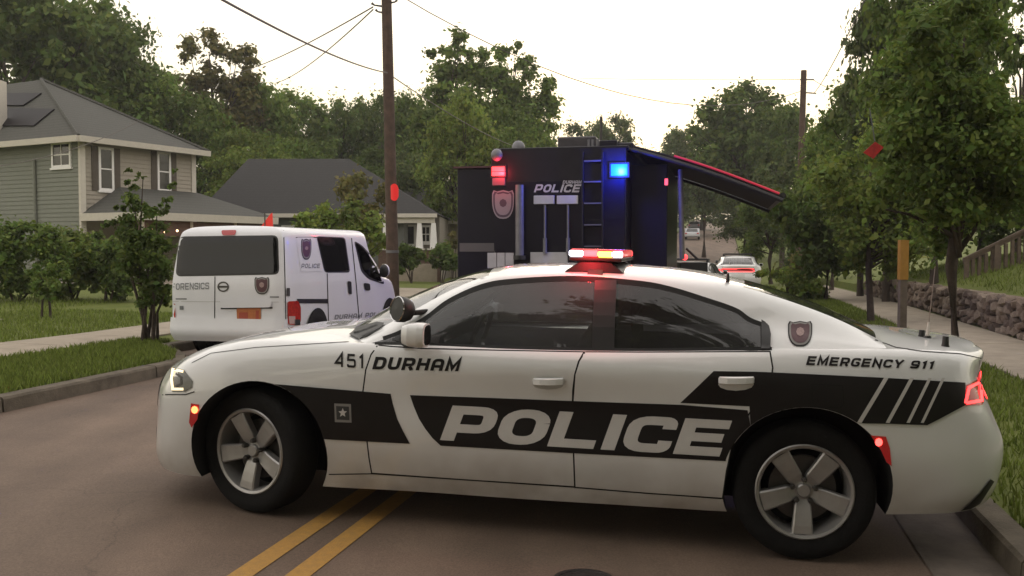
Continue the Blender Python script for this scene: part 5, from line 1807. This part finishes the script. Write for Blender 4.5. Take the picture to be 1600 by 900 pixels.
# wooden sign post with a yellow wrap
yb = gnd(ad(1409, 525, 14.8))
yp = empty('marker_post', yb)
tag(yp, 'grey wooden post with yellow upper sleeve standing on the right verge', 'post')
ztop, zmid = ad(1409, 375, 14.8).z, ad(1409, 437, 14.8).z
child(MB().box((yb.x - .055, yb.y - .05, yb.z - .2), (yb.x + .055, yb.y + .05, zmid)).build('post', mat('grey_post', (.11, .085, .068), .9, var=.25, scale=9), None), yp)
child(MB().box((yb.x - .064, yb.y - .06, zmid + .002), (yb.x + .064, yb.y + .06, ztop)).build('yellow_sleeve', mat('yellow_sleeve', (.30, .15, .018), .6, var=.15), None), yp)
# police tape behind
tp = MB()
a, c = ad(1385, 404, 25.0), ad(1500, 399, 25.0)
tp.hexa([a - UP * .025, c - UP * .025, c - UP * .025 + Vector((0, .004, 0)), a - UP * .025 + Vector((0, .004, 0))], [a + UP * .025, c + UP * .025, c + UP * .025 + Vector((0, .004, 0)), a + UP * .025 + Vector((0, .004, 0))])
tpo = tp.build('barrier_tape', mat('pale_tape', (.62, .62, .22), .6), None)
tag(tpo, 'pale yellow barrier tape stretched between the post and a tree on the right', 'tape')
# mulch bed below the thin tree
mb_ = ad(1360, 500, 18.9)
mp = []
for k in range(24):
    t = k / 24 * 2 * math.pi
    rr_ = 1.0 + .12 * math.sin(3 * t)
    mp.append(Vector((mb_.x + .25 + 1.25 * rr_ * math.cos(t), mb_.y + .95 * rr_ * math.sin(t), 0)))
flat_patch('mulch_bed', mp, M_MULCH, 'brown mulch bed around the thin tree on the right verge', .02)
# red tag among the leaves
rt_ = ad(1365, 235, 9.2)
tg = MB().prism([rt_ + Vector((-.10, 0, -.02)), rt_ + Vector((.015, 0, .085)), rt_ + Vector((.10, 0, .03)), rt_ + Vector((.0, 0, -.08))], (0, .01, 0)).build('red_flag', mat('red_glow_cloth', (.5, .04, .03)), None)
tg.data.materials[0] = mat('red_tag_cloth', (.40, .022, .018), .8, var=.35, scale=18)
MB().tube([rt_ + Vector((.015, .005, .08)), rt_ + Vector((.05, .25, .45))], .004, 5).build('cord', M_BLK, tg)
tag(tg, 'bright red cloth square hanging among the leaves on the right', 'flag')

# ================================================================== OTHER VEHICLES DOWN THE STREET
def place_copy(loc, rz, label, pitch=0):
    c = copy_tree(police)
    c.matrix_world = Matrix.Translation(loc) @ Matrix.Rotation(rz, 4, 'Z') @ Matrix.Rotation(-pitch, 4, 'Y')
    for ch in c.children:
        if ch.name.startswith('light_bar'):
            for g_ in list(ch.children):
                if g_.type == 'LIGHT':
                    bpy.data.objects.remove(g_)
                    continue
                g_.material_slots[0].link = 'OBJECT'
                g_.material_slots[0].material = M_BLK
    tag(c, label, 'police car', 'other white police sedans down the street')
    return c
pz = ad(1153, 440, 37.0)
place_copy(Vector((pz.x, pz.y, gz(pz.x, pz.y))) + RD * -4.0 * -1, math.pi / 2 - RA, 'white sedan with red tail lights facing away down the street')
pz = ad(1092, 440, 30.0)
place_copy(Vector((pz.x, pz.y, gz(pz.x, pz.y) - .25)) + RD * 3.0, math.pi / 2 - RA - .15, 'pale sedan half hidden between the black truck and the red-lit sedan')
def far_car(u, v, d, m, label):
    p_ = ad(u, v, d)
    l_, s_ = toLS(p_)
    r = empty('parked_car', LS(l_, s_, z=road_z(l_, s_)), (0, 0, math.pi / 2 - RA))
    tag(r, label, 'car', 'cars on the far hill')
    bdy = MB()
    pr_ = [(-2.2, .35), (-2.25, .6), (-2.1, .9), (-1.5, .97), (-.9, 1.4), (.4, 1.44), (1.1, .98), (2.0, .85), (2.25, .6), (2.2, .35)]
    bdy.prism([(x, -.88, z) for x, z in pr_], (0, 1.76, 0))
    bdy.build('body', m, r, bevel=.08)
    MB().hexa([(-1.62, -.72, .98), (-1.62, .72, .98), (-1.56, .72, .98), (-1.56, -.72, .98)], [(-1.02, -.62, 1.36), (-1.02, .62, 1.36), (-.96, .62, 1.36), (-.96, -.62, 1.36)]).build('rear_window', M_PANE, r)
    for sg in (1, -1):
        MB().box((-2.27, sg * .72 - .12, .68), (-2.2, sg * .72 + .12, .84)).build('taillight', M_REDD, r)
        for x in (-1.35, 1.35):
            w = MB().lathe([(.0, .1), (.2, .1), (.31, .08), (.31, -.08), (.0, -.1)], 20).build('wheel', M_RUB, r)
            w.location = (x, sg * .80, .31)
    return r
far_car(1082, 372, 118, mat('far_silver', (.42, .43, .45), .4), 'silver car parked low on the far hill beside the truck')
far_car(1085, 352, 150, mat('far_dark', (.10, .10, .11), .4), 'dark car higher up the far hill')
# roadside barrier clutter between truck and sedan
tr_ = empty('equipment_cart', gnd(ad(1076, 430, 27)))
tag(tr_, 'dark equipment cart with angled handle beside the truck corner', 'cart')
cz = tr_.location
c0 = ad(1076, 412, 27) - cz
MB().box((c0.x - .3, -.3, .25), (c0.x + .5, .4, c0.z + .05)).build('deck', M_BLK, tr_, bevel=.03)
MB().tube([(c0.x - .25, 0, c0.z), (c0.x + .45, 0, c0.z - .1)], .04, 8).build('tow_bar', M_STEEL, tr_)
MB().tube([ad(1072, 388, 27) - cz, ad(1090, 405, 27) - cz], .035, 8).build('handle', M_BLK, tr_)
MB().sphere(ad(1070, 402, 26.8) - cz, .09, 10).build('red_lamp', mat('truck_red_lit', (.8, .1, .1)), tr_)
for y_ in (-.25, .35):
    w = MB().lathe([(.0, .06), (.12, .06), (.2, .05), (.2, -.05), (0, -.06)], 20).build('wheel', M_RUB, tr_)
    w.location = (c0.x + .1, y_, .2)

# ================================================================== TREES
def leaf_mesh(name, clumps, n, size, seed, squash=1.0, out=.6):
    """clumps: (centre, radius); n leaves spread through all clumps; each leaf is one four-cornered blade"""
    rng = np.random.default_rng(seed)
    C = np.array([c[0] for c in clumps], float)
    Rd = np.array([c[1] for c in clumps], float)
    wgt = Rd ** 2
    idx = rng.choice(len(clumps), n, p=wgt / wgt.sum())
    d = rng.normal(size=(n, 3))
    d /= np.linalg.norm(d, axis=1)[:, None]
    rad = Rd[idx] * np.minimum(np.abs(rng.normal(0, .62, n)) + .12, 1.75)
    P = C[idx] + d * rad[:, None] * np.array((1, 1, .8))
    nn = d * out + rng.normal(size=(n, 3)) * .55 + np.array((0, 0, .35))
    nn /= np.linalg.norm(nn, axis=1)[:, None]
    t = rng.normal(size=(n, 3))
    u = np.cross(nn, t)
    u /= np.linalg.norm(u, axis=1)[:, None] + 1e-9
    w = np.cross(nn, u)
    L = size * np.clip(np.exp(rng.normal(-.05, .38, n)), .35, 2.0)
    u *= (L * .5)[:, None]
    w *= (L * .30)[:, None]
    V = np.stack([P - u, P + w - u * .1 + nn * (L * .06)[:, None], P + u, P - w - u * .1 + nn * (L * .06)[:, None]], 1).reshape(-1, 3)
    me = bpy.data.meshes.new(name)
    me.vertices.add(4 * n)
    me.vertices.foreach_set('co', V.astype('f').ravel())
    me.loops.add(4 * n)
    me.loops.foreach_set('vertex_index', np.arange(4 * n, dtype='i'))
    me.polygons.add(n)
    me.polygons.foreach_set('loop_start', np.arange(0, 4 * n, 4, dtype='i'))
    me.polygons.foreach_set('loop_total', np.full(n, 4, dtype='i'))
    me.update(calc_edges=True)
    ct = rng.uniform(.70, 1.30, len(clumps))[idx] * rng.uniform(.75, 1.25, n)
    T = np.stack([ct * rng.uniform(.85, 1.2, n), ct, ct * rng.uniform(.7, 1.1, n), np.ones(n)], 1)
    ca = me.color_attributes.new('tone', 'FLOAT_COLOR', 'POINT')
    ca.data.foreach_set('color', np.repeat(T, 4, 0).astype('f').ravel())
    return me
def crown_clumps(seed, k, rx, rz, cz, rc, hollow=.0, lobes=0):
    rng = np.random.default_rng(seed)
    out = []
    while len(out) < k:
        p_ = rng.uniform(-1, 1, 3)
        r = np.linalg.norm(p_)
        if r > 1 or r < hollow:
            continue
        taper = 1 - .35 * max(0, p_[2])
        out.append(((p_[0] * rx * taper, p_[1] * rx * taper, cz + p_[2] * rz), rc * rng.uniform(.6, 1.35)))
    return out
def trunk_mesh(name, clumps, h, r, seed, nb=14, fork=.45):
    rng = random.Random(seed)
    b = MB()
    top = Vector((rng.uniform(-.03, .03) * h, rng.uniform(-.03, .03) * h, h * .92))
    pts = [Vector((0, 0, -.3)), Vector((0, 0, 0)), Vector((rng.uniform(-.02, .02) * h, rng.uniform(-.02, .02) * h, h * .3)), Vector((rng.uniform(-.03, .03) * h, 0, h * .6)), top]
    b.tube(pts, [r * 1.3, r * 1.05, r * .82, r * .5, r * .12], 9)
    for c, rc in rng.sample(clumps, min(nb, len(clumps))):
        c = Vector(c)
        s = Vector((0, 0, min(max(h * fork * rng.uniform(.8, 1.3), 0), c.z * .85)))
        m_ = s.lerp(c, .5) + Vector((rng.uniform(-.1, .1), rng.uniform(-.1, .1), .08)) * (c - s).length
        b.tube([s, m_, c], [r * .38, r * .22, r * .05], 6)
    return b.mesh(name)
M_BARK = mat('bark', (.055, .040, .030), .95, var=.35, scale=10, bump=.6, bscale=30)
def leafm(name, c):
    return mat(name, c, .75, tone=True, trans=.42, spec=.25, var=.12, scale=.6)
LM = [leafm('leaf_deep', (.094, .138, .034)), leafm('leaf_mid', (.122, .178, .042)), leafm('leaf_light', (.165, .220, .050)), leafm('leaf_olive', (.130, .125, .045)), leafm('leaf_grey', (.108, .142, .058))]
PROTO = []
def lobed(seed, k, rx, rz, cz, rc):
    """a crown of billowing lobes on a rough ellipsoid, with gaps between"""
    rng = np.random.default_rng(seed)
    out = []
    for q in range(k):
        z = rng.uniform(-1, 1) ** 1.0
        a = rng.uniform(0, 2 * math.pi)
        r = math.sqrt(max(0, 1 - z * z)) * rng.uniform(.55, 1.0)
        if z < -.3:
            r *= .9
        c = np.array((r * rx * math.cos(a), r * rx * math.sin(a), cz + z * rz * rng.uniform(.75, 1)))
        big = rc * rng.uniform(.75, 1.3)
        for m in range(5):
            d = rng.normal(size=3)
            d /= np.linalg.norm(d)
            out.append((tuple(c + d * big * .75 * np.array((1, 1, .8))), big * rng.uniform(.35, .62)))
    return out
for i, (k, rx, rz, cz_, rc, n, size) in enumerate([(30, .30, .36, .60, .13, 24000, .023), (26, .24, .42, .56, .12, 22000, .023), (20, .32, .33, .64, .11, 12000, .024), (36, .34, .42, .55, .13, 30000, .022), (15, .36, .34, .62, .09, 5200, .026)]):
    cl = lobed(100 + i, k, rx, rz, cz_, rc)
    PROTO.append((leaf_mesh('crown', cl, n, size, 200 + i), trunk_mesh('trunk', cl, .8, .022, 300 + i, 22)))
TREE_N = [0]
def tree(px, top, d, hw, kind, leaf, label, group, lean=0):
    """unit-height tree scaled so that its top and half-width match the photograph at distance d"""
    c = ad(px, 390, d)
    base = Vector((c.x, c.y, gz(c.x, c.y)))
    H = max(3.0, ad(px, top, d).z - base.z)
    wd = hw / F_PX * d * (1.45 if d > 40 else 1.25)
    cm, tm = PROTO[kind]
    rx = (.42, .36, .43, .46, .45)[kind]
    sx = wd / rx
    t = empty('tree', base, (0, 0, TREE_N[0] * 1.7))
    t.scale = (sx, sx, H / 1.03)
    tag(t, label, 'tree', group)
    TREE_N[0] += 1
    tr = bpy.data.objects.new('trunk', tm)
    cr_ = bpy.data.objects.new('crown', cm)
    for o, m in ((tr, M_BARK), (cr_, LM[leaf])):
        col.objects.link(o)
        o.parent = t
        if not o.data.materials:
            o.data.materials.append(m)
        o.material_slots[0].link = 'OBJECT'
        o.material_slots[0].material = m
    return t
BG = [
 (15,-70,50,140,3,0,'tall dark tree at the far left edge behind the two-storey house'),
 (120,-25,54,110,0,0,'tall tree rising behind the ridge of the two-storey house'),
 (195,40,57,85,3,0,'dark tree right of the two-storey house ridge'),
 (250,105,55,75,0,1,'rounded tree behind the right end of the grey roof'),
 (318,150,54,70,3,1,'broad green tree below the airy brownish one'),
 (405,125,64,62,0,1,'green tree right of the airy brownish tree'),
 (385,205,52,60,3,2,'light green low tree behind the wide grey roof'),
 (465,128,70,58,1,1,'slim tree between the low roofs and the sky left of the pole'),
 (440,210,56,55,0,1,'bushy tree just above the wide grey roof'),
 (520,165,72,50,0,0,'dark tree in the dip of the skyline left of the pole'),
 (560,138,74,48,1,0,'round-topped dark tree close left of the brown pole'),
 (500,225,58,55,3,1,'low spreading tree above the grey ridge'),
 (605,148,72,48,3,0,'dark tree directly behind the brown pole'),
 (650,135,68,48,0,0,'dark tree close right of the brown pole'),
 (580,230,58,55,3,0,'low dark tree behind the brown pole'),
 (650,235,54,45,0,4,'greyish low tree right of the brown pole'),
 (720,150,48,55,0,2,'lighter tree left above the truck'),
 (790,170,52,60,3,1,'broad tree directly above the truck roof'),
 (842,200,64,40,0,4,'low tree above the truck roof air conditioner'),
 (900,192,84,40,3,4,'far low tree behind the truck mast on the left'),
 (948,180,88,45,0,4,'far rounded tree behind the truck mast'),
 (1000,235,100,45,3,4,'far low tree behind the awning top'),
 (1045,185,90,38,2,4,'thin far tree left of the big tree over the road'),
 (1100,165,84,52,2,4,'airy tree left of the big one over the road'),
 (1222,150,66,50,1,0,'tree beside the distant right pole'),
 (1095,235,150,60,3,0,'dark tree closing the far end of the road'),
 (1150,225,130,70,3,0,'dark bushy tree right of the far road end'),
 (1035,240,125,60,3,0,'dark tree left of the far road end'),
 (1180,235,78,60,3,4,'dark tree under the awning tip'),
 (1205,290,48,48,0,1,'green street tree below the awning tip'),
 (1262,215,44,60,3,4,'dusty green street tree behind the awning tip'),
 (1300,180,36,60,0,1,'tree left of the tall trees on the right'),
 (1345,110,30,70,1,1,'tall tree at the left of the right-hand group'),
 (1385,-40,26,75,1,4,'tall open tree against the sky on the right'),
 (1460,-110,23,110,0,1,'tall tree high behind the right sidewalk'),
 (1590,-140,30,120,4,0,'tall tree at the far right top'),
 (1530,170,27,120,3,0,'broad dark tree behind the stair railing'),
 (1610,210,24,110,3,0,'dark tree at the right edge above the bank'),
]
for (px, top, d, hw, kind, leaf, label) in BG:
    tree(px, top, d, hw, kind, leaf, label, 'background trees')
# unseen trees added behind the camera to block sky; mirrored in paint and glass
for i, (x, y, h, w) in enumerate([(-13, -11, 13, 6), (-5, -7.5, 15, 6.5), (2.0, -5.2, 15, 7.5), (9, -3.2, 15, 7.0), (16, -1, 14, 6), (4.5, -12, 16, 7)]):
    t = empty('tree', (x, y, gz(x, y)), (0, 0, i * 1.3))
    t.scale = (w / .46, w / .46, h)
    tag(t, ('unseen leafy tree added behind the viewer to block sky, %s' % ('far left', 'left', 'middle', 'right', 'far right', 'second row')[i]), 'tree', 'added trees behind the viewer')
    for nm, me, m in (('trunk', PROTO[i % 4][1], M_BARK), ('crown', PROTO[i % 4][0], LM[0])):
        o = bpy.data.objects.new(nm, me)
        col.objects.link(o)
        o.parent = t
        o.material_slots[0].link = 'OBJECT'
        o.material_slots[0].material = m

for i, (x, y, h, w) in enumerate([(-9, -5.5, 2.6, 2.2), (-5, -5.8, 2.8, 2.4), (-1, -6, 3.0, 2.4), (3.2, -5.6, 2.8, 2.4), (7.4, -4.4, 2.8, 2.4), (11.2, -2.4, 2.8, 2.3)]):  # unseen shrubs added behind the camera to shut out low sky light
    t = empty('hedge_shrub', (x, y, gz(x, y)), (0, 0, i * 2.1))
    t.scale = (w / .42, w / .42, h / .75)
    tag(t, 'unseen hedge shrub added behind the viewer to block low sky, %s from the left' % ('first', 'second', 'third', 'fourth', 'fifth', 'sixth')[i], 'shrub', 'added hedge behind the viewer')
    o = bpy.data.objects.new('foliage', PROTO[3][0])
    col.objects.link(o)
    o.parent = t
    o.location = (0, 0, -.12)
    o.material_slots[0].link = 'OBJECT'
    o.material_slots[0].material = LM[0]

# near street trees with leaf-sized leaves
def near_tree(name, px, d, lat, trunk_r, clumps_px, n, size, leaf, label, seed, fork=.4, rf=.50, group='street trees on the right verge'):
    c = ad(px, 500, d)
    base = Vector((c.x, c.y, gz(c.x, c.y)))
    cl = []
    rng = random.Random(seed)
    for (u, v, hw, k) in clumps_px:                 # crown lobes given in the photograph, given depth round the trunk
        for j in range(k):
            a, r = rng.uniform(0, 6.283), math.sqrt(rng.random())
            uu, vv = u + hw * r * math.cos(a), v + hw * .8 * r * math.sin(a)
            dd = d + rng.uniform(-1, 1) * max(.6, hw / F_PX * d * .9)
            p_ = ad(uu, vv, dd) - base
            cl.append((tuple(p_), rng.uniform(.6, 1.2) * hw / F_PX * d * rf))
    hh = max(c_[0][2] for c_ in cl)
    t = empty(name, base)
    tag(t, label, 'tree', group)
    link('trunk', trunk_mesh('trunk', cl, hh, trunk_r, seed, 22, fork), M_BARK, t, True)
    link('crown', leaf_mesh('crown', cl, n, size, seed + 1), LM[leaf], t)
    return t
near_tree('street_tree', 1497, 11.0, 0, .085, [(1500,200,80,14),(1430,120,60,9),(1540,150,60,7),(1430,250,70,11),(1550,300,80,12),(1480,350,60,9),(1600,260,70,9),(1480,40,70,9),(1390,300,40,5)], 52000, .075, 1, 'dark street tree nearest the police car trunk on the right', 41)
near_tree('street_tree', 1361, 18.9, 0, .075, [(1350,270,60,12),(1390,330,60,12),(1330,330,45,10),(1370,390,50,10),(1400,230,50,8),(1440,380,40,6)], 28000, .10, 2, 'light green thin-trunked tree in the mulch bed on the right', 51)
near_tree('street_tree', 1290, 27.5, 0, .08, [(1290,330,50,12),(1260,370,40,8),(1320,390,40,8),(1285,400,40,8),(1240,320,40,6)], 14000, .16, 0, 'dark small street tree left of the light green one', 61)

BGG = 'background trees'
near_tree('tree', 335, 62, 0, .22, [(300,80,20,5),(338,66,22,5),(372,78,20,5),(392,108,16,4),(330,104,18,3),(296,128,24,6),(345,135,26,6),(378,140,24,5),(320,170,35,8),(370,180,35,8)], 9500, .30, 3, 'airy brownish tree standing out against the sky left of the pole', 141, rf=.72, group=BGG)
near_tree('tree', 712, 58, 0, .22, [(688,92,20,5),(716,68,18,4),(738,84,18,4),(735,120,28,7),(700,132,30,7),(675,172,35,7),(728,175,38,9),(700,220,45,9),(745,215,40,8)], 22000, .28, 1, 'tall leafy tree with the left peak above the truck', 143, rf=.72, group=BGG)
near_tree('tree', 800, 60, 0, .22, [(772,84,14,4),(802,76,12,3),(790,118,26,7),(826,108,18,4),(850,128,14,4),(846,165,22,5),(800,160,34,8),(770,195,36,7),(825,205,36,8)], 19000, .28, 1, 'tall tree with open branches right above the truck', 145, rf=.72, group=BGG)
near_tree('tree', 1160, 70, 0, .28, [(1160,152,28,6),(1112,178,24,5),(1200,165,26,6),(1224,190,20,5),(1140,200,34,7),(1182,208,34,7),(1090,212,20,4),(1218,222,20,4),(1150,250,40,8),(1195,255,34,6),(1110,250,30,6)], 21000, .32, 0, 'big spreading tree hanging over the far road', 147, rf=.72, group=BGG)

def shrub(name, px, py, d, blobs, n, size, leaf, label, seed, stems=0, cat='shrub', group=None):
    c = ad(px, py, d)
    base = Vector((c.x, c.y, gz(c.x, c.y)))
    rng = random.Random(seed)
    cl = []
    for (u, v, hw, k) in blobs:
        for j in range(k):
            a, r = rng.uniform(0, 6.283), math.sqrt(rng.random())
            p_ = ad(u + hw * r * math.cos(a), v + hw * r * math.sin(a), d + rng.uniform(-1, 1) * hw / F_PX * d * .8) - base
            cl.append((tuple(p_), rng.uniform(.6, 1.2) * hw / F_PX * d * .45))
    t = empty(name, base)
    tag(t, label, cat, group)
    link('foliage', leaf_mesh('foliage', cl, n, size, seed + 1), LM[leaf], t)
    b = MB()
    for k in range(stems or 4):
        c_, _ = rng.choice(cl)
        s = Vector((rng.uniform(-.12, .12), rng.uniform(-.12, .12), -.1))
        c_ = Vector(c_)
        b.tube([s, s.lerp(c_, .5) + Vector((rng.uniform(-.08, .08), 0, .1)), c_], [.028, .02, .006], 6)
    b.build('stems', M_BARK, t)
    return t
shrub('crape_myrtle', 232, 530, 13.6, [(220,365,34,16),(232,410,36,18),(214,325,22,8),(205,290,9,5),(200,268,5,3),(217,278,7,4),(262,320,11,5),(270,292,7,4),(275,268,4,3),(243,330,12,5),(240,450,24,9),(225,470,18,6),(190,330,10,4),(170,350,10,4)], 14000, .06, 0, 'dark multi-stemmed shrub standing left of the white van', 71, stems=9)
shrub('hedge_shrub', 30, 450, 22, [(10,390,45,14),(60,405,42,14),(30,365,28,6),(-30,390,50,8),(20,432,30,10),(65,436,28,9)], 16000, .11, 1, 'large leafy shrub at the left edge below the sage wall', 81)
shrub('hedge_shrub', 110, 450, 23, [(110,400,42,14),(90,372,24,6),(140,410,36,9),(105,436,28,9),(145,438,24,8)], 13000, .11, 2, 'lighter leafy shrub in the middle of the left hedge', 83)
shrub('hedge_shrub', 170, 450, 22.5, [(172,410,34,12),(158,390,24,6),(198,420,28,7),(180,438,26,9)], 11000, .10, 0, 'dark shrub at the right end of the left hedge', 85)
shrub('ornamental_tree', 560, 420, 34, [(560,315,36,10),(585,300,25,6),(540,335,28,6),(575,340,30,6)], 5500, .16, 3, 'small orange-tinged ornamental tree in front of the grey roof', 87, stems=5, cat='tree')
shrub('garden_bush', 520, 420, 30, [(500,350,35,8),(540,355,40,8),(575,365,30,6),(470,350,24,5),(590,380,20,4)], 6500, .15, 2, 'bright green bush showing above the van roof', 89)
shrub('garden_bush', 645, 418, 38, [(636,398,18,8),(650,408,14,6),(632,414,14,6)], 4600, .15, 0, 'dark bush right of the brown pole base', 91)
shrub('garden_bush', 690, 418, 39, [(690,402,18,8),(704,408,13,5),(682,412,10,4)], 4400, .15, 0, 'dark rounded bush left of the black truck', 93)
shrub('garden_bush', 708, 400, 40, [(708,385,10,4),(711,370,8,3)], 1200, .14, 3, 'reddish slim bush against the left side of the truck', 95)
shrub('verge_planting', 1235, 470, 28, [(1225,445,30,8),(1260,450,30,8),(1200,440,20,5)], 5000, .12, 2, 'low planting on the right verge beside the white sedan', 97)
shrub('verge_planting', 1265, 460, 33, [(1270,425,25,6),(1240,420,20,5)], 3000, .14, 3, 'yellowish low planting behind the first right verge planting', 99)
shrub('sapling', 75, 485, 17.5, [(75,440,22,6),(90,420,16,4),(60,425,14,4)], 1800, .08, 1, 'thin young sapling on the left lawn', 101, stems=2, cat='tree')

# ================================================================== the evening air
hz = bpy.data.materials.new('evening_haze')
hz.use_nodes = True
hz.cycles.homogeneous_volume = True
hn = hz.node_tree.nodes
hn.remove(hn['Principled BSDF'])
pv = hn.new('ShaderNodeVolumePrincipled')
pv.inputs['Color'].default_value = (.95, .94, .92, 1)
pv.inputs['Density'].default_value = .0007
pv.inputs['Anisotropy'].default_value = .3
hz.node_tree.links.new(pv.outputs[0], hn['Material Output'].inputs['Volume'])
hzo = MB().box((-1500, -1500, -14), (1500, 1500, 60)).build('haze', hz, None)
tag(hzo, 'thin pale evening haze over the street', kind='stuff')
